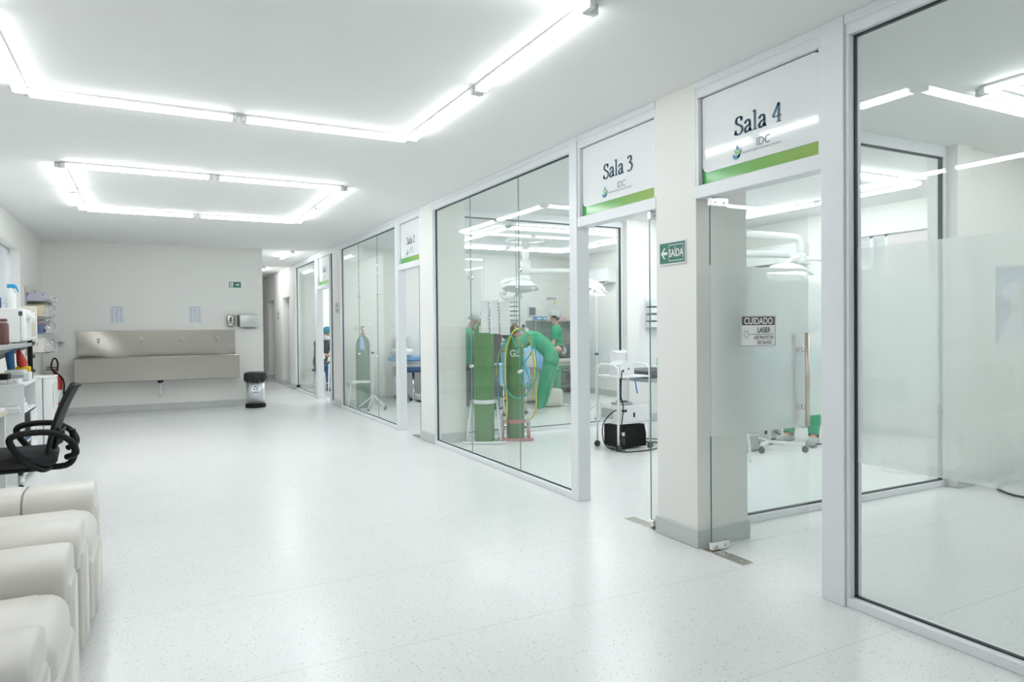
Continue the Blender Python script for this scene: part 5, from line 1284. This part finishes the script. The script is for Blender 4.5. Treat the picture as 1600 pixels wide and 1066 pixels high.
# ================================================================== SALA 1 (far)
t = thing('side_table', 'white tubular side table in the farthest doorway', 'table', (3.44, 14.45, 0), 0)
MB().box((-.22, -.32, .66), (.22, .32, .68), .003).build('tabletop', DGREY, t)
for x_ in (-.2, .2):
    for y_ in (-.3, .3): MB().tube([(x_, y_, .66), (x_*1.15, y_*1.1, 0)], .014, 8).build('leg', WHITE, t)
for y_ in (-.31, .31): MB().cyl((-.21, y_, .22), (.21, y_, .22), .010).build('cross_rail', WHITE, t)
MB().tube([(-.2, .3, .68), (-.2, .32, .78), (-.2, .24, .84), (-.2, .1, .74)], .014, 8, 5).build('handle_loop', WHITE, t)
A3 = (((.5, .1, -.85), (.95, -.1, -.12)), ((.5, -.1, -.85), (.95, .1, -.12)))
person('person seated in dark shirt with teal cap and mask, writing in the farthest room', (3.31, 15.30, .0), (0, 0, math.radians(-60)), pose(.60, .20, .45, arms=A3, legs=sit), DARKT, principled('blue_trousers', (.05, .12, .3), .8), CAPB, True, sleeve=.95)
stool('white stool under the seated person in the farthest room', (3.31, 15.32, 0), NAVY, .50)
t = thing('treatment_chair', 'reclined treatment chair with blue cover in the farthest room', 'chair', (4.35, 15.55, 0), math.radians(180))
soft((-.3, -.26, .42), (.7, .26, .52), .05, .01).build('seat', BLUEC, t)
b = soft((-.75, -.24, .50), (-.2, .24, .60), .05, .01); b.v = [Matrix.Translation((-.25, 0, .5)) @ Matrix.Rotation(.5, 4, 'Y') @ Matrix.Translation((.25, 0, -.5)) @ v for v in b.v]; b.build('backrest', GREYP, t)
MB().box((-.1, -.15, .06), (.3, .15, .43), .02, 2).build('pedestal', WPLAS, t); MB().box((-.25, -.22, 0), (.5, .22, .06), .02, 2).build('base', GREYP, t)
# ================================================================== SALA 4
t = thing('wall_poster', 'pale blue portrait poster on the wall behind the frosted glass at the right', 'poster', (6.85, 3.418, 1.17))
MB().box((-.32, -.006, 0), (.33, 0, .68)).build('sheet', principled('poster_blue', (.20, .30, .50), .6), t)
mb = MB(); q = lambda pts, d=.0075: [(a, -d, b) for a, b in pts]
mb.poly(q([(-.32, .0), (.30, .0), (.12, .20), (.0, .30), (-.10, .27), (-.16, .14)]), 0)
mb.poly(q([(-.08, .24), (.02, .20), (.08, .32), (.20, .34), (.24, .42), (.16, .50), (.05, .52), (-.06, .44), (-.12, .34)], .0085), 1)
mb.poly(q([(-.22, .40), (-.05, .36), (.02, .50), (.12, .56), (.02, .60), (-.12, .52), (-.26, .48)], .0095), 2)
mb.build('portrait_print', [principled('poster_white', (.72, .76, .85), .6), principled('poster_skin', (.62, .58, .55), .6), principled('poster_pale', (.55, .62, .75), .6)], t)
t = thing('wall_socket', 'low wall socket with a curled black cord at the right edge', 'socket', (6.93, 3.405, .10)); MB().box((-.05, -.008, -.04), (.05, 0, .05), .004).build('plate', GREYP, t); MB().box((-.02, -.03, -.015), (.02, -.008, .015), .004).build('plug', BLACK, t)
tag(MB((6.7, 3.1, .02)).tube([(6.93, 3.37, .10), (6.86, 3.3, .05), (6.62, 3.25, .012), (6.15, 3.2, .012), (5.95, 3.0, .012), (6.0, 2.84, .012), (6.3, 2.78, .012), (6.9, 2.7, .012)], .009, 8, 8).build('power_cable', BLACK), 'black cable looped on the floor at the far right of the nearest room', 'cable')
